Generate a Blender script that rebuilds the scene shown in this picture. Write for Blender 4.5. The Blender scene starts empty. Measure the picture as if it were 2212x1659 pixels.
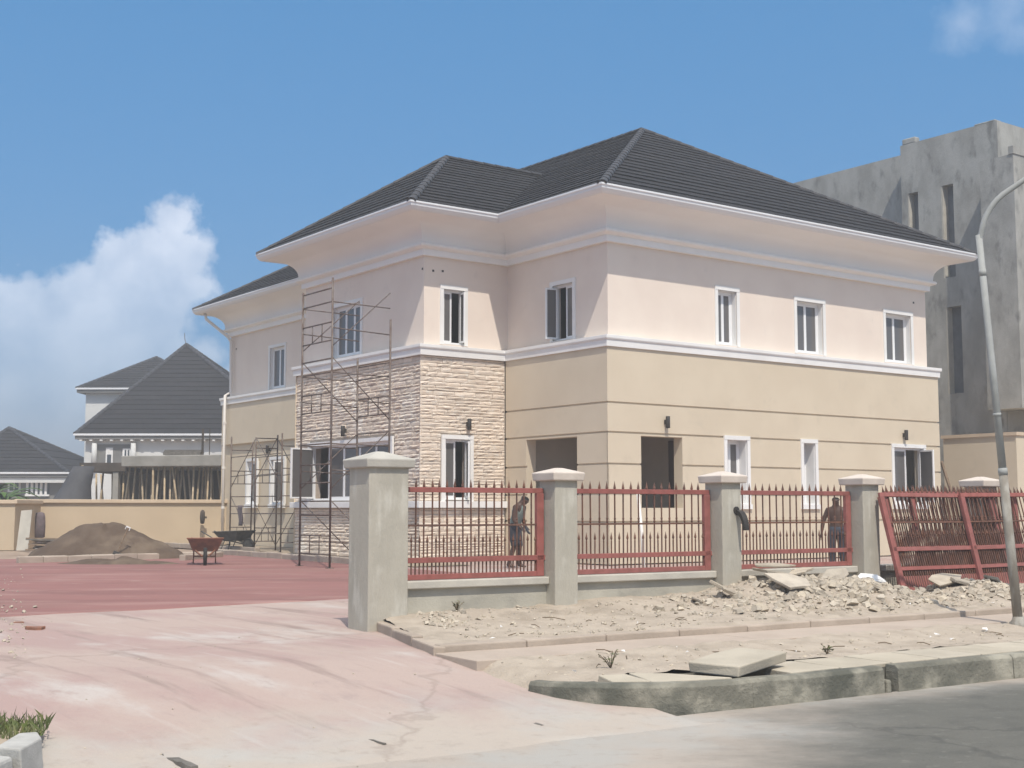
import bpy, math, random
from mathutils import Vector, Matrix, Euler, noise
R=math.radians; rnd=random.Random(7)
sc=bpy.context.scene; COL=sc.collection
# ------------------------------------------------------------------ camera
F_PX,PITCH,CX,CY,CAMZ=2834.27,R(5.43),1106.0,829.5,1.6      # survey values: photo measured at 2212 x 1659
cam=bpy.data.cameras.new('camera'); camo=bpy.data.objects.new('camera',cam); COL.objects.link(camo)
cam.sensor_width=36; cam.lens=36*F_PX/2212; cam.clip_start=.1; cam.clip_end=3000
camo.location=(0,0,CAMZ); camo.rotation_euler=(R(90)+PITCH,0,0); sc.camera=camo
# ------------------------------------------------------------------ sky, sun, exposure
TH=R(36.35); U=Vector((math.cos(TH),math.sin(TH),0)); V=Vector((-math.sin(TH),math.cos(TH),0))   # axes of the house
SUN=(-.28*U-.62*V+Vector((0,0,1))).normalized()             # towards the sun
def ray(x,y):
    a=(x-CX)/F_PX; b=-(y-CY)/F_PX
    return Vector((a,math.cos(PITCH)-b*math.sin(PITCH),math.sin(PITCH)+b*math.cos(PITCH)))
w=bpy.data.worlds.new('World'); sc.world=w; w.use_nodes=True
nt=w.node_tree; nt.nodes.clear()
def N(t,typ,**k):
    n=t.nodes.new(typ)
    for a,b in k.items(): setattr(n,a,b)
    return n
def L(t,a,b): t.links.new(a,b)
out=N(nt,'ShaderNodeOutputWorld'); sky=N(nt,'ShaderNodeTexSky',sky_type='NISHITA'); sky.sun_disc=False
sky.sun_elevation=math.asin(SUN.z); sky.sun_rotation=math.atan2(SUN.x,SUN.y); sky.air_density=1.; sky.dust_density=2.5; sky.ozone_density=6.; sky.altitude=0
FILL_DECK0=.40
bg=N(nt,'ShaderNodeBackground'); bg.inputs[1].default_value=.089
smx=N(nt,'ShaderNodeMix',data_type='RGBA'); smx.inputs[0].default_value=.55; L(nt,sky.outputs[0],smx.inputs[6]); smx.inputs[7].default_value=(.35,2.6,5.7,1); L(nt,smx.outputs[2],bg.inputs[0])   # clear tropical blue
tc=N(nt,'ShaderNodeTexCoord')
def mth(t,op,a,b=None,c=None,clamp=False):
    n=N(t,'ShaderNodeMath',operation=op); n.use_clamp=clamp
    for i,x in enumerate((a,b,c)):
        if x is None: continue
        if isinstance(x,(int,float)): n.inputs[i].default_value=x
        else: L(t,x,n.inputs[i])
    return n.outputs[0]
def tex_noise(t,vec,scale,detail=5,rough=.55):
    n=N(t,'ShaderNodeTexNoise'); n.inputs['Scale'].default_value=scale; n.inputs['Detail'].default_value=detail; n.inputs['Roughness'].default_value=rough
    L(t,vec,n.inputs['Vector']); return n
nv=N(nt,'ShaderNodeVectorMath',operation='NORMALIZE'); L(nt,tc.outputs['Generated'],nv.inputs[0])
DIR=nv.outputs[0]
wob=tex_noise(nt,DIR,17,7,.6); wob2=tex_noise(nt,DIR,60,6,.6)
wv=mth(nt,'ADD',mth(nt,'MULTIPLY',mth(nt,'SUBTRACT',wob.outputs[0],.5),.06),mth(nt,'MULTIPLY',mth(nt,'SUBTRACT',wob2.outputs[0],.5),.028))
def blobs(lst,soft):
    acc=None
    for (x,y,r) in lst:
        d=N(nt,'ShaderNodeVectorMath',operation='DISTANCE'); L(nt,DIR,d.inputs[0]); d.inputs[1].default_value=ray(x,y).normalized()
        v=mth(nt,'SUBTRACT',r/F_PX,mth(nt,'ADD',d.outputs['Value'],wv))
        acc=v if acc is None else mth(nt,'SMOOTH_MAX',acc,v,.008)
    return mth(nt,'DIVIDE',acc,soft,clamp=True)
cum=blobs([(378,470,66),(402,545,66),(335,545,72),(255,580,85),(185,605,72),(405,640,70),(300,690,150),(150,730,130),(20,680,95),(-80,700,150),(60,850,200),(300,850,190),(440,770,70),(-150,840,220),(470,900,120)],.012)
wisp=blobs([(2090,40,60),(2180,20,70),(2230,60,60),(2300,-40,130)],.07)
fade=N(nt,'ShaderNodeTexNoise'); fade.inputs['Scale'].default_value=26; fade.inputs['Detail'].default_value=5; L(nt,DIR,fade.inputs['Vector'])
cr=N(nt,'ShaderNodeValToRGB'); cr.color_ramp.elements[0].position=.3; cr.color_ramp.elements[0].color=(.55,.575,.64,1); cr.color_ramp.elements[1].position=.66; cr.color_ramp.elements[1].color=(.92,.895,.90,1); L(nt,fade.outputs[0],cr.inputs[0])
cbg=N(nt,'ShaderNodeBackground'); cbg.inputs[1].default_value=1.15; L(nt,cr.outputs[0],cbg.inputs[0])
sep=N(nt,'ShaderNodeSeparateXYZ'); L(nt,DIR,sep.inputs[0])
lowf=mth(nt,'MULTIPLY_ADD',sep.outputs[2],3.4,.08,clamp=True)     # the cumulus base melts into the horizon murk
mask=mth(nt,'MAXIMUM',mth(nt,'MULTIPLY',mth(nt,'MULTIPLY',cum,.60),lowf),mth(nt,'MULTIPLY',wisp,.42))
# bright clouds added all round above the view to fill the shade; faded out lower down
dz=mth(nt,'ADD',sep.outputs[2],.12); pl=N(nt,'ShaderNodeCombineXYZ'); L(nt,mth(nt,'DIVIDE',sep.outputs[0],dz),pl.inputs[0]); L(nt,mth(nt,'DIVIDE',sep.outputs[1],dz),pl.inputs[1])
dk=N(nt,'ShaderNodeMapRange'); dk.interpolation_type='SMOOTHSTEP'; dk.inputs[1].default_value=FILL_DECK0; dk.inputs[2].default_value=FILL_DECK0+.13; L(nt,tex_noise(nt,pl.outputs[0],1.7,7,.55).outputs[0],dk.inputs[0])
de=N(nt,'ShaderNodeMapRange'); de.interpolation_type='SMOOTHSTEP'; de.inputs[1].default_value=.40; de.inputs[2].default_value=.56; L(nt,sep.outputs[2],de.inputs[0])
fill_deck=mth(nt,'MULTIPLY',dk.outputs[0],de.outputs[0])
mask=mth(nt,'MAXIMUM',mask,mth(nt,'MULTIPLY',fill_deck,.95))
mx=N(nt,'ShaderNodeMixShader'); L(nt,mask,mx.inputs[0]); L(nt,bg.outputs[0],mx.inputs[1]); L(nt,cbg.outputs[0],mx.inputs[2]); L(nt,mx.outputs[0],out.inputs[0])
sl=bpy.data.lights.new('sun','SUN'); sl.energy=2.85; sl.angle=R(.53); sl.color=(1,.935,.83)
so=bpy.data.objects.new('sun',sl); COL.objects.link(so); so.rotation_euler=SUN.to_track_quat('Z','Y').to_euler(); so.location=(0,0,40)
sc.view_settings.view_transform='Standard'; sc.view_settings.look='None'; sc.view_settings.exposure=.53; sc.view_settings.gamma=1
try: sc.view_settings.use_curve_mapping=False
except Exception: pass
# ------------------------------------------------------------------ materials
MATS={}
def M(name,c,rough=.85,c2=None,scale=3.,det=6,lo=.35,hi=.68,bump=0.,bscale=80.,metal=0.,spec=.3,stretch=(1,1,1),piece=0.,c3=None,scale3=.7,lo3=.5,hi3=.7,coat=0):
    """principled with two noise mottles, fine bump and, for pieces, a shade of their own"""
    m=bpy.data.materials.new(name); m.use_nodes=True; t=m.node_tree; b=t.nodes['Principled BSDF']; MATS[name]=m
    b.inputs['Roughness'].default_value=rough; b.inputs['Metallic'].default_value=metal; b.inputs['Specular IOR Level'].default_value=spec; b.inputs['Coat Weight'].default_value=coat
    co=N(t,'ShaderNodeTexCoord').outputs['Object']
    oi=N(t,'ShaderNodeObjectInfo'); ge=N(t,'ShaderNodeNewGeometry')
    mp=N(t,'ShaderNodeMapping'); L(t,co,mp.inputs[0]); mp.inputs['Scale'].default_value=stretch
    if piece:
        cb=N(t,'ShaderNodeCombineXYZ'); L(t,mth(t,'MULTIPLY',oi.outputs['Random'],37.),cb.inputs[0]); L(t,mth(t,'MULTIPLY',oi.outputs['Random'],11.),cb.inputs[2]); L(t,cb.outputs[0],mp.inputs['Location'])
    vec=mp.outputs[0]
    def mix(f,a,bb):
        n=N(t,'ShaderNodeMix',data_type='RGBA')
        if isinstance(f,(int,float)): n.inputs[0].default_value=f
        else: L(t,f,n.inputs[0])
        for i,x in ((6,a),(7,bb)):
            if isinstance(x,tuple): n.inputs[i].default_value=x+(1,)
            else: L(t,x,n.inputs[i])
        return n.outputs[2]
    def ramp(v,a,bb): 
        n=N(t,'ShaderNodeMapRange'); n.interpolation_type='SMOOTHSTEP'; n.inputs[1].default_value=a; n.inputs[2].default_value=bb; L(t,v,n.inputs[0]); return n.outputs[0]
    col=c
    if c2 is not None: col=mix(ramp(tex_noise(t,vec,scale,det).outputs[0],lo,hi),c,c2)
    if c3 is not None: col=mix(ramp(tex_noise(t,vec,scale3,5).outputs[0],lo3,hi3),col,c3)
    if piece:
        rr=mth(t,'FRACT',mth(t,'ADD',oi.outputs['Random'],ge.outputs['Random Per Island']))
        hs=N(t,'ShaderNodeHueSaturation'); L(t,mth(t,'MULTIPLY_ADD',rr,2*piece,1-piece),hs.inputs['Value'])
        L(t,mth(t,'MULTIPLY_ADD',mth(t,'FRACT',mth(t,'MULTIPLY',rr,7.3)),piece,1-piece/2),hs.inputs['Saturation'])
        if isinstance(col,tuple): hs.inputs['Color'].default_value=col+(1,)
        else: L(t,col,hs.inputs['Color'])
        col=hs.outputs[0]
    if isinstance(col,tuple): b.inputs['Base Color'].default_value=col+(1,)
    else: L(t,col,b.inputs['Base Color'])
    if bump:
        bp=N(t,'ShaderNodeBump'); bp.inputs['Strength'].default_value=bump; bp.inputs['Distance'].default_value=.02
        L(t,tex_noise(t,vec,bscale,6,.65).outputs[0],bp.inputs['Height']); L(t,bp.outputs[0],b.inputs['Normal'])
    return m
M('upper_paint',(.775,.675,.585),.85,(.735,.63,.545),.9,c3=(.70,.61,.53),scale3=2.6,lo3=.58,hi3=.8,bump=.06,bscale=40)
M('lower_paint',(.635,.545,.415),.85,(.60,.51,.385),.8,c3=(.565,.485,.37),scale3=2.4,lo3=.56,hi3=.8,bump=.06,bscale=40)
M('white_paint',(.80,.79,.77),.7,(.74,.73,.71),1.2,bump=.03,bscale=30)
M('cornice_paint',(.84,.825,.80),.75,(.80,.785,.76),.6)
M('white_metal',(.80,.80,.80),.35,spec=.5)
M('gutter_metal',(.74,.74,.75),.3,spec=.5)
M('glass',(.12,.113,.11),.12,spec=.7)
M('curtain',(.46,.45,.44),.9,(.36,.35,.35),6,stretch=(6,6,.3))
M('dark_room',(.05,.045,.04),.9)
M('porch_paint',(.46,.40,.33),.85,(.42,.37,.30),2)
M('door_wood',(.10,.055,.035),.45,(.07,.038,.024),9,stretch=(1,1,.15))
M('roof_tile',(.020,.0195,.0225),.75,(.014,.014,.016),3,bump=.5,bscale=26,piece=.14,spec=.25,c3=(.028,.026,.028),scale3=.5,lo3=.5,hi3=.75)
M('roof_cap',(.042,.042,.048),.65,(.03,.03,.034),4,bump=.3,bscale=30,spec=.45)
M('stone',(.74,.635,.52),.9,(.63,.51,.42),3.2,lo=.45,hi=.72,bump=.45,bscale=22,piece=.11,c3=(.80,.74,.65),scale3=1.4)
M('mortar',(.50,.42,.345),.95,(.43,.36,.295),4,bump=.3)
M('lamp_metal',(.035,.03,.026),.5,(.05,.045,.04),8)
M('pvc',(.72,.68,.63),.45)
M('concrete_pillar',(.43,.40,.335),.9,(.36,.335,.28),2.2,det=9,bump=.35,bscale=35,stretch=(1,1,.35),c3=(.50,.475,.41),scale3=5)
M('cap_plaster',(.62,.545,.475),.88,(.53,.46,.40),3,bump=.2,bscale=40)
M('cap_grey',(.47,.445,.39),.9,(.40,.38,.335),3,bump=.2,bscale=40)
M('fence_wall',(.46,.435,.365),.92,(.37,.35,.295),1.5,bump=.3,bscale=30,c3=(.30,.285,.245),scale3=2.2,lo3=.56,hi3=.75)
M('fence_coping',(.50,.47,.405),.9,(.41,.385,.335),2.5,bump=.25,bscale=30)
M('red_primer',(.30,.105,.092),.7,(.235,.085,.07),9,bump=.15,bscale=60,piece=.08,spec=.35)
M('rusty_bar',(.155,.075,.05),.65,(.10,.05,.035),14,piece=.2,spec=.35)
M('yellow_wall',(.55,.445,.315),.9,(.505,.405,.285),.7,bump=.1)
M('yellow_coping',(.60,.48,.35),.85,(.54,.43,.315),1.5)
M('grey_render',(.28,.272,.25),.92,(.38,.372,.345),1.6,det=12,lo=.34,hi=.68,bump=.6,bscale=14,c3=(.19,.187,.175),scale3=2.6,lo3=.52,hi3=.74,stretch=(1,1,.5))
M('slit_glass',(.11,.12,.135),.5,(.15,.16,.175),3)
M('bare_steel',(.11,.075,.06),.6,(.19,.16,.14),6,metal=.3)
M('sand',(.095,.066,.046),.98,(.13,.095,.068),2.2,bump=.9,bscale=20,c3=(.17,.128,.09),scale3=1.1,lo3=.5,hi3=.75)
M('rubble_soil',(.445,.38,.305),.97,(.375,.315,.25),4,bump=1.,bscale=22,c3=(.30,.25,.195),scale3=1.6,lo3=.5,hi3=.72)
M('broken_concrete',(.48,.42,.335),.95,(.37,.32,.255),5,bump=.7,bscale=26,piece=.16)
M('pale_slab',(.47,.42,.335),.93,(.40,.355,.28),1.8,bump=.35,bscale=40,piece=.06)
M('kerb_concrete',(.17,.162,.13),.93,(.36,.335,.27),2.6,det=9,lo=.40,hi=.66,bump=.9,bscale=22,c3=(.105,.105,.085),scale3=1.5,lo3=.46,hi3=.66)
M('inner_kerb',(.42,.35,.285),.93,(.35,.29,.235),2.4,bump=.4,bscale=30,piece=.05)
M('path_concrete',(.44,.365,.30),.93,(.39,.32,.26),1.5,bump=.25,bscale=30)
M('drain_inside',(.16,.15,.125),.95,(.10,.095,.08),4)
M('soil',(.38,.31,.235),.97,(.30,.245,.18),.7,bump=.6,bscale=12)
M('timber',(.30,.22,.15),.85,(.20,.145,.10),7,stretch=(1,1,1),bump=.3)
M('grey_timber',(.18,.165,.145),.9,(.12,.11,.095),9,bump=.3)
M('bamboo',(.50,.40,.27),.7,(.36,.27,.17),4,piece=.25)
M('barrow_paint',(.30,.14,.085),.7,(.20,.10,.065),8,spec=.4)
M('dark_paint',(.05,.05,.048),.6,(.09,.085,.075),7)
M('rubber',(.03,.028,.026),.8)
M('purple_cloth',(.165,.13,.14),.95,(.12,.10,.105),8)
M('galvanised',(.34,.345,.33),.7,(.28,.285,.27),4,metal=.0,spec=.3,c3=(.42,.43,.42),scale3=1.2)
M('pole_base',(.24,.215,.18),.8,(.34,.32,.28),6,lo=.45,hi=.6,bump=.4,stretch=(1,1,.4))
M('house_white',(.66,.66,.64),.85,(.58,.58,.565),.6)
M('house_grey',(.22,.215,.205),.9,(.18,.175,.17),.8)
M('far_glass',(.06,.07,.085),.15,spec=.6)
M('raw_slab',(.36,.345,.315),.95,(.27,.26,.235),1.1,bump=.5,bscale=12)
M('shutter_dark',(.10,.08,.065),.95,(.06,.05,.04),2)
M('tarp',(.075,.075,.08),.75,(.055,.055,.06),2)
M('skin',(.085,.048,.033),.5,(.065,.036,.025),9,spec=.4)
M('hair',(.012,.01,.009),.9)
M('singlet',(.17,.20,.18),.95,(.12,.14,.13),10)
M('shorts',(.035,.036,.045),.95,(.05,.05,.06),10)
M('trousers',(.05,.055,.07),.95,(.035,.038,.05),10)
M('white_cloth',(.74,.73,.71),.9)
M('leaf',(.075,.13,.03),.6,(.05,.09,.022),9,piece=.3)
M('kerb_white',(.46,.45,.42),.9,(.37,.36,.335),5,bump=.4,bscale=60)
M('grass_blade',(.10,.135,.045),.7,(.16,.16,.07),9,piece=.3)
M('dry_twig',(.14,.10,.06),.9)
# surfaces with their own maps ------------------------------------------------
def ground_mat(name,cols,scale,stretch,rot,extra=None,bump=.3,bscale=30,rough=.93):
    m=bpy.data.materials.new(name); m.use_nodes=True; t=m.node_tree; b=t.nodes['Principled BSDF']; MATS[name]=m
    b.inputs['Roughness'].default_value=rough; b.inputs['Specular IOR Level'].default_value=.2
    co=N(t,'ShaderNodeTexCoord').outputs['Object']
    mp0=N(t,'ShaderNodeMapping'); L(t,co,mp0.inputs[0]); mp0.inputs['Rotation'].default_value=(0,0,rot)
    mp=N(t,'ShaderNodeMapping'); L(t,mp0.outputs[0],mp.inputs[0]); mp.inputs['Scale'].default_value=stretch
    def mixc(f,a,bb):
        n=N(t,'ShaderNodeMix',data_type='RGBA'); L(t,f,n.inputs[0])
        for i,x in ((6,a),(7,bb)):
            if isinstance(x,tuple): n.inputs[i].default_value=x+(1,)
            else: L(t,x,n.inputs[i])
        return n.outputs[2]
    def ramp(v,a,bb):
        n=N(t,'ShaderNodeMapRange'); n.interpolation_type='SMOOTHSTEP'; n.inputs[1].default_value=a; n.inputs[2].default_value=bb; L(t,v,n.inputs[0]); return n.outputs[0]
    col=cols[0]
    for i,(c,sc_,lo,hi) in enumerate(cols[1:]):
        mp2=N(t,'ShaderNodeMapping'); L(t,mp.outputs[0],mp2.inputs[0]); mp2.inputs['Location'].default_value=(13.7*i,5.1*i,2.*i)
        col=mixc(ramp(tex_noise(t,mp2.outputs[0],sc_,7,.6).outputs[0],lo,hi),col,c)
    if extra: col=extra(t,co,col,mixc,ramp)
    L(t,col,b.inputs['Base Color']) if not isinstance(col,tuple) else None
    bp=N(t,'ShaderNodeBump'); bp.inputs['Strength'].default_value=bump; bp.inputs['Distance'].default_value=.02
    L(t,tex_noise(t,co,bscale,7,.7).outputs[0],bp.inputs['Height']); L(t,bp.outputs[0],b.inputs['Normal'])
    return m
TS=R(33.2); US=Vector((math.cos(TS),math.sin(TS),0)); NS=Vector((-math.sin(TS),math.cos(TS),0)); SO=Vector((1.905,10.747,0))
def S(s,n,z=0.): return SO+s*US+n*NS+Vector((0,0,z))        # street frame: s along the kerb, n towards the house
def road_dust(t,co,col,mixc,ramp):
    # cement dust tracked out of the driveway on to the asphalt
    acc=None
    for (x,y,r) in ((-2.2,8.6,2.6),(-.3,8.9,2.0),(.75,10.1,1.5),(-5,7,3.2),):
        d=N(t,'ShaderNodeVectorMath',operation='DISTANCE'); L(t,co,d.inputs[0]); d.inputs[1].default_value=(x,y,0)
        v=mth(t,'SUBTRACT',r,d.outputs['Value']); acc=v if acc is None else mth(t,'SMOOTH_MAX',acc,v,.6)
    dn=N(t,'ShaderNodeVectorMath',operation='DOT_PRODUCT'); L(t,co,dn.inputs[0]); dn.inputs[1].default_value=tuple(NS)
    acc=mth(t,'SMOOTH_MAX',acc,mth(t,'MULTIPLY',mth(t,'SUBTRACT',dn.outputs['Value'],SO.dot(NS)-.22),1.6),.5)      # sand along the kerb foot
    mp=N(t,'ShaderNodeMapping'); L(t,co,mp.inputs[0]); mp.inputs['Rotation'].default_value=(0,0,-R(20)); mp.inputs['Scale'].default_value=(.75,1.2,1)
    nz=tex_noise(t,mp.outputs[0],1.5,8,.66)
    f=ramp(mth(t,'ADD',acc,mth(t,'MULTIPLY',mth(t,'SUBTRACT',nz.outputs[0],.5),1.5)),-.7,.8)
    return mixc(mth(t,'MULTIPLY',f,.97),col,dust_col(t,co,mixc,ramp))
def dust_col(t,co,mixc,ramp):
    a=mixc(ramp(tex_noise(t,co,.9,5).outputs[0],.4,.65),(.43,.375,.32),(.415,.395,.36)); return mixc(ramp(tex_noise(t,co,6.,7,.7).outputs[0],.5,.75),a,(.36,.31,.265))
def drive_extra(t,co,col,mixc,ramp):
    rt=N(t,'ShaderNodeMapping'); L(t,co,rt.inputs[0]); rt.inputs['Rotation'].default_value=(0,0,-TS-R(6)); 
    m2=N(t,'ShaderNodeMapping'); L(t,rt.outputs[0],m2.inputs[0]); m2.inputs['Scale'].default_value=(2.3,.22,1)
    col=mixc(mth(t,'MULTIPLY',ramp(tex_noise(t,m2.outputs[0],1.3,7,.62).outputs[0],.53,.68),.8),col,(.275,.21,.185))     # tyre and drag marks
    m3=N(t,'ShaderNodeMapping'); L(t,rt.outputs[0],m3.inputs[0]); m3.inputs['Scale'].default_value=(5.,.5,1); m3.inputs['Location'].default_value=(7,3,0)
    col=mixc(mth(t,'MULTIPLY',ramp(tex_noise(t,m3.outputs[0],1.2,6,.6).outputs[0],.58,.74),.5),col,(.50,.455,.42))
    col=mixc(mth(t,'MULTIPLY',ramp(tex_noise(t,co,38.,4,.7).outputs[0],.52,.75),.35),col,(.29,.22,.195))
    d=N(t,'ShaderNodeVectorMath',operation='DOT_PRODUCT'); L(t,co,d.inputs[0]); d.inputs[1].default_value=tuple(NS)
    n_=mth(t,'SUBTRACT',d.outputs['Value'],SO.dot(NS)); nz=tex_noise(t,co,1.1,6,.6)
    f=ramp(mth(t,'ADD',n_,mth(t,'MULTIPLY',mth(t,'SUBTRACT',nz.outputs[0],.5),2.6)),1.5,.0)
    return crack(t,co,mixc(f,col,dust_col(t,co,mixc,ramp)),mixc,ramp,.35,(.24,.19,.16),.2)
def crack(t,co,col,mixc,ramp,k=.5,dark=(.07,.07,.065),sc_=.35):
    vo=N(t,'ShaderNodeTexVoronoi',feature='DISTANCE_TO_EDGE'); vo.inputs['Scale'].default_value=sc_
    nz=tex_noise(t,co,2.2,5); mx_=N(t,'ShaderNodeVectorMath',operation='MULTIPLY_ADD'); L(t,nz.outputs['Color'],mx_.inputs[0]); mx_.inputs[1].default_value=(.9,.9,0); L(t,co,mx_.inputs[2]); L(t,mx_.outputs[0],vo.inputs['Vector'])
    f=mth(t,'MULTIPLY',ramp(vo.outputs['Distance'],.012,.0),k); return mixc(f,col,dark)
ground_mat('asphalt',[(.13,.128,.112),((.145,.141,.123),.9,.35,.65),((.115,.113,.10),2.6,.45,.7),((.205,.198,.172),9.,.55,.78),((.075,.073,.066),48.,.56,.72)],1,(.8,1.15,1),-TS,
    lambda t,co,col,mixc,ramp: road_dust(t,co,crack(t,co,col,mixc,ramp,.45),mixc,ramp),bump=.55,bscale=90)
ground_mat('driveway_screed',[(.42,.33,.288),((.375,.27,.245),.75,.40,.62),((.475,.43,.395),.9,.52,.72),((.30,.235,.21),.55,.60,.76),((.37,.29,.26),4.,.55,.75)],1,(1.2,.55,1),-TS-R(10),drive_extra,bump=.45,bscale=34)
ground_mat('red_screed',[(.27,.135,.122),((.225,.115,.104),.5,.4,.65),((.34,.205,.18),.8,.50,.74),((.25,.155,.13),.3,.52,.75),((.38,.27,.235),2.2,.6,.8)],1,(.5,1.3,1),-R(5),None,bump=.35,bscale=20)
ground_mat('yard_dirt',[(.30,.225,.17),((.36,.28,.215),.5,.4,.65),((.22,.165,.125),1.6,.5,.7)],1,(1,1,1),0,None,bump=.6,bscale=9)
ground_mat('land',[(.27,.225,.165),((.20,.18,.12),.05,.4,.6),((.33,.27,.20),.3,.5,.7)],1,(1,1,1),0,None,bump=.3,bscale=4)
# ------------------------------------------------------------------ mesh helpers
class MB:
    def __init__(s): s.v=[]; s.f=[]
    def add(s,vs,fs):
        o=len(s.v); s.v+=[tuple(x) for x in vs]; s.f+=[tuple(i+o for i in f) for f in fs]; return s
    def box(s,x0,x1,y0,y1,z0,z1):
        return s.add([(x0,y0,z0),(x1,y0,z0),(x1,y1,z0),(x0,y1,z0),(x0,y0,z1),(x1,y0,z1),(x1,y1,z1),(x0,y1,z1)],[(0,3,2,1),(4,5,6,7),(0,1,5,4),(1,2,6,5),(2,3,7,6),(3,0,4,7)])
    def hexa(s,b,t):
        n=len(b); return s.add(list(b)+list(t),[tuple(range(n-1,-1,-1)),tuple(range(n,2*n))]+[(i,(i+1)%n,n+(i+1)%n,n+i) for i in range(n)])
    def tube(s,pts,r,n=8,cap=True,r1=None):
        pts=[Vector(p) for p in pts]; rings=[]; up=None
        for i,p in enumerate(pts):
            d=(pts[min(i+1,len(pts)-1)]-pts[max(i-1,0)]).normalized()
            if up is None:
                up=Vector((0,0,1)) if abs(d.z)<.9 else Vector((1,0,0))
            x=d.cross(up).normalized(); y=x.cross(d).normalized(); up=y
            k=i/(len(pts)-1); rr=r if r1 is None else r+(r1-r)*k
            if isinstance(r,(list,tuple)): rr=r[i]
            rings.append([p+rr*(math.cos(2*math.pi*j/n)*x+math.sin(2*math.pi*j/n)*y) for j in range(n)])
        vs=[q for g in rings for q in g]; fs=[]
        for i in range(len(pts)-1):
            for j in range(n): fs.append((i*n+j,i*n+(j+1)%n,(i+1)*n+(j+1)%n,(i+1)*n+j))
        if cap: fs+= [tuple(range(n-1,-1,-1)),tuple((len(pts)-1)*n+j for j in range(n))]
        return s.add(vs,fs)
    def lathe(s,prof,cx=0,cy=0,n=12,a0=0.):
        vs=[];fs=[]
        for (r,z) in prof:
            for j in range(n):
                a=a0+2*math.pi*j/n; vs.append((cx+r*math.cos(a),cy+r*math.sin(a),z))
        for i in range(len(prof)-1):
            for j in range(n): fs.append((i*n+j,i*n+(j+1)%n,(i+1)*n+(j+1)%n,(i+1)*n+j))
        fs+=[tuple(range(n-1,-1,-1)),tuple((len(prof)-1)*n+j for j in range(n))]
        return s.add(vs,fs)
    def xf(s,m):
        s.v=[tuple(m@Vector(p)) for p in s.v]; return s
    def off(s,d): s.v=[(p[0]+d[0],p[1]+d[1],p[2]+d[2]) for p in s.v]; return s
    def mesh(s,name,mat,smooth=False):
        me=bpy.data.meshes.new(name); me.from_pydata(s.v,[],s.f); me.update()
        if mat: me.materials.append(MATS[mat])
        if smooth:
            for p in me.polygons: p.use_smooth=True
        return me
def link(name,me,parent=None,loc=None,rot=None,scale=None):
    o=bpy.data.objects.new(name,me); COL.objects.link(o)
    if parent is not None: o.parent=parent
    if loc is not None: o.location=loc
    if rot is not None: o.rotation_euler=rot
    if scale is not None: o.scale=scale
    return o
def ob(name,mb,mat,parent=None,smooth=False,bevel=0,loc=None,rot=None):
    o=link(name,mb.mesh(name,mat,smooth),parent,loc,rot)
    if bevel:
        b=o.modifiers.new('bevel','BEVEL'); b.width=bevel; b.segments=2; b.limit_method='ANGLE'; b.angle_limit=R(40)
    return o
def tag(o,label=None,cat=None,group=None,kind=None):
    for k,x in (('label',label),('category',cat),('group',group),('kind',kind)):
        if x: o[k]=x
    return o
def thing(name,label,cat,loc=(0,0,0),rz=0.,group=None):
    o=bpy.data.objects.new(name,None); COL.objects.link(o); o.location=loc; o.rotation_euler=(0,0,rz); o.empty_display_size=.2
    return tag(o,label,cat,group,'thing')
def struct(name,mb,mat,label,cat,smooth=False,bevel=0): return tag(ob(name,mb,mat,None,smooth,bevel),label,cat,None,'structure')
def gp(x,y,z):                                               # where a sight line meets the level z (survey helper)
    d=ray(x,y); k=(z-CAMZ)/d.z; return Vector((k*d.x,k*d.y,z))
def at(x,y,Y):                                               # a point on a sight line at depth Y
    d=ray(x,y); k=Y/d.y; return Vector((k*d.x,Y,CAMZ+k*d.z))
def fbm(x,y,z=0.,o=4): return noise.fractal(Vector((x,y,z)),1.,2.,o)
YZ=.35                                                       # yard level
# ================================================================== THE GROUND
def sstep(a,b,x):
    t=max(0.,min(1.,(x-a)/(b-a))); return t*t*(3-2*t)
def grid(fn,s0,s1,n0,n1,ds,dn):
    """sheet in the street frame; fn(s,n) -> (s,n,z)"""
    a=max(1,int(round((s1-s0)/ds))); b=max(1,int(round((n1-n0)/dn))); mb=MB(); vs=[]; fs=[]
    for i in range(a+1):
        for j in range(b+1): vs.append(S(*fn(s0+(s1-s0)*i/a,n0+(n1-n0)*j/b)))
    for i in range(a):
        for j in range(b): fs.append((i*(b+1)+j,(i+1)*(b+1)+j,(i+1)*(b+1)+j+1,i*(b+1)+j+1))
    return mb.add(vs,fs)
struct('ground',MB().add([(-300,-90,-.09),(300,-90,-.09),(300,420,-.09),(-300,420,-.09)],[(0,1,2,3)]),'land','sandy open land out to the horizon','ground')
struct('road',grid(lambda s,n:(s,n,0.),-70,90,-9.5,.03,80,4.7),'asphalt','grey dusty asphalt road in the foreground','road')
def h_drive(n): return .004+.10*sstep(-.4,1.2,n)+.17*sstep(.6,3.0,n)+.03*sstep(4,9,n)
def drive_fn(s,n):
    if n<-.35: return (s,-.5+.18*fbm(s*.9,3.),-.012)
    if n<.9: s=-5.6+(s+5.6)*((5.25-.45*(1-sstep(.2,.9,n)))/5.25)
    if n>5.05: s=-5.6+(s+5.6)*(6.9/5.25)
    return (s,n,h_drive(n)+.008*fbm(s*.8,n*.8,2.)*sstep(.2,1,n))
struct('driveway',grid(drive_fn,-5.6,-.35,-.5,9.6,.15,.15),'driveway_screed','pale pink dusty concrete driveway rising from road to gate','driveway',True)
def edge_n(s): return 9.25+.113*s
yl=YZ-.03
struct('yard',MB().add([S(-16,4.9,.262),S(45,4.9,.262),S(45,75,.31),S(-16,75,.31)],[(0,1,2,3)]),'yard_dirt','bare earth yard around the house','yard')
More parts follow.
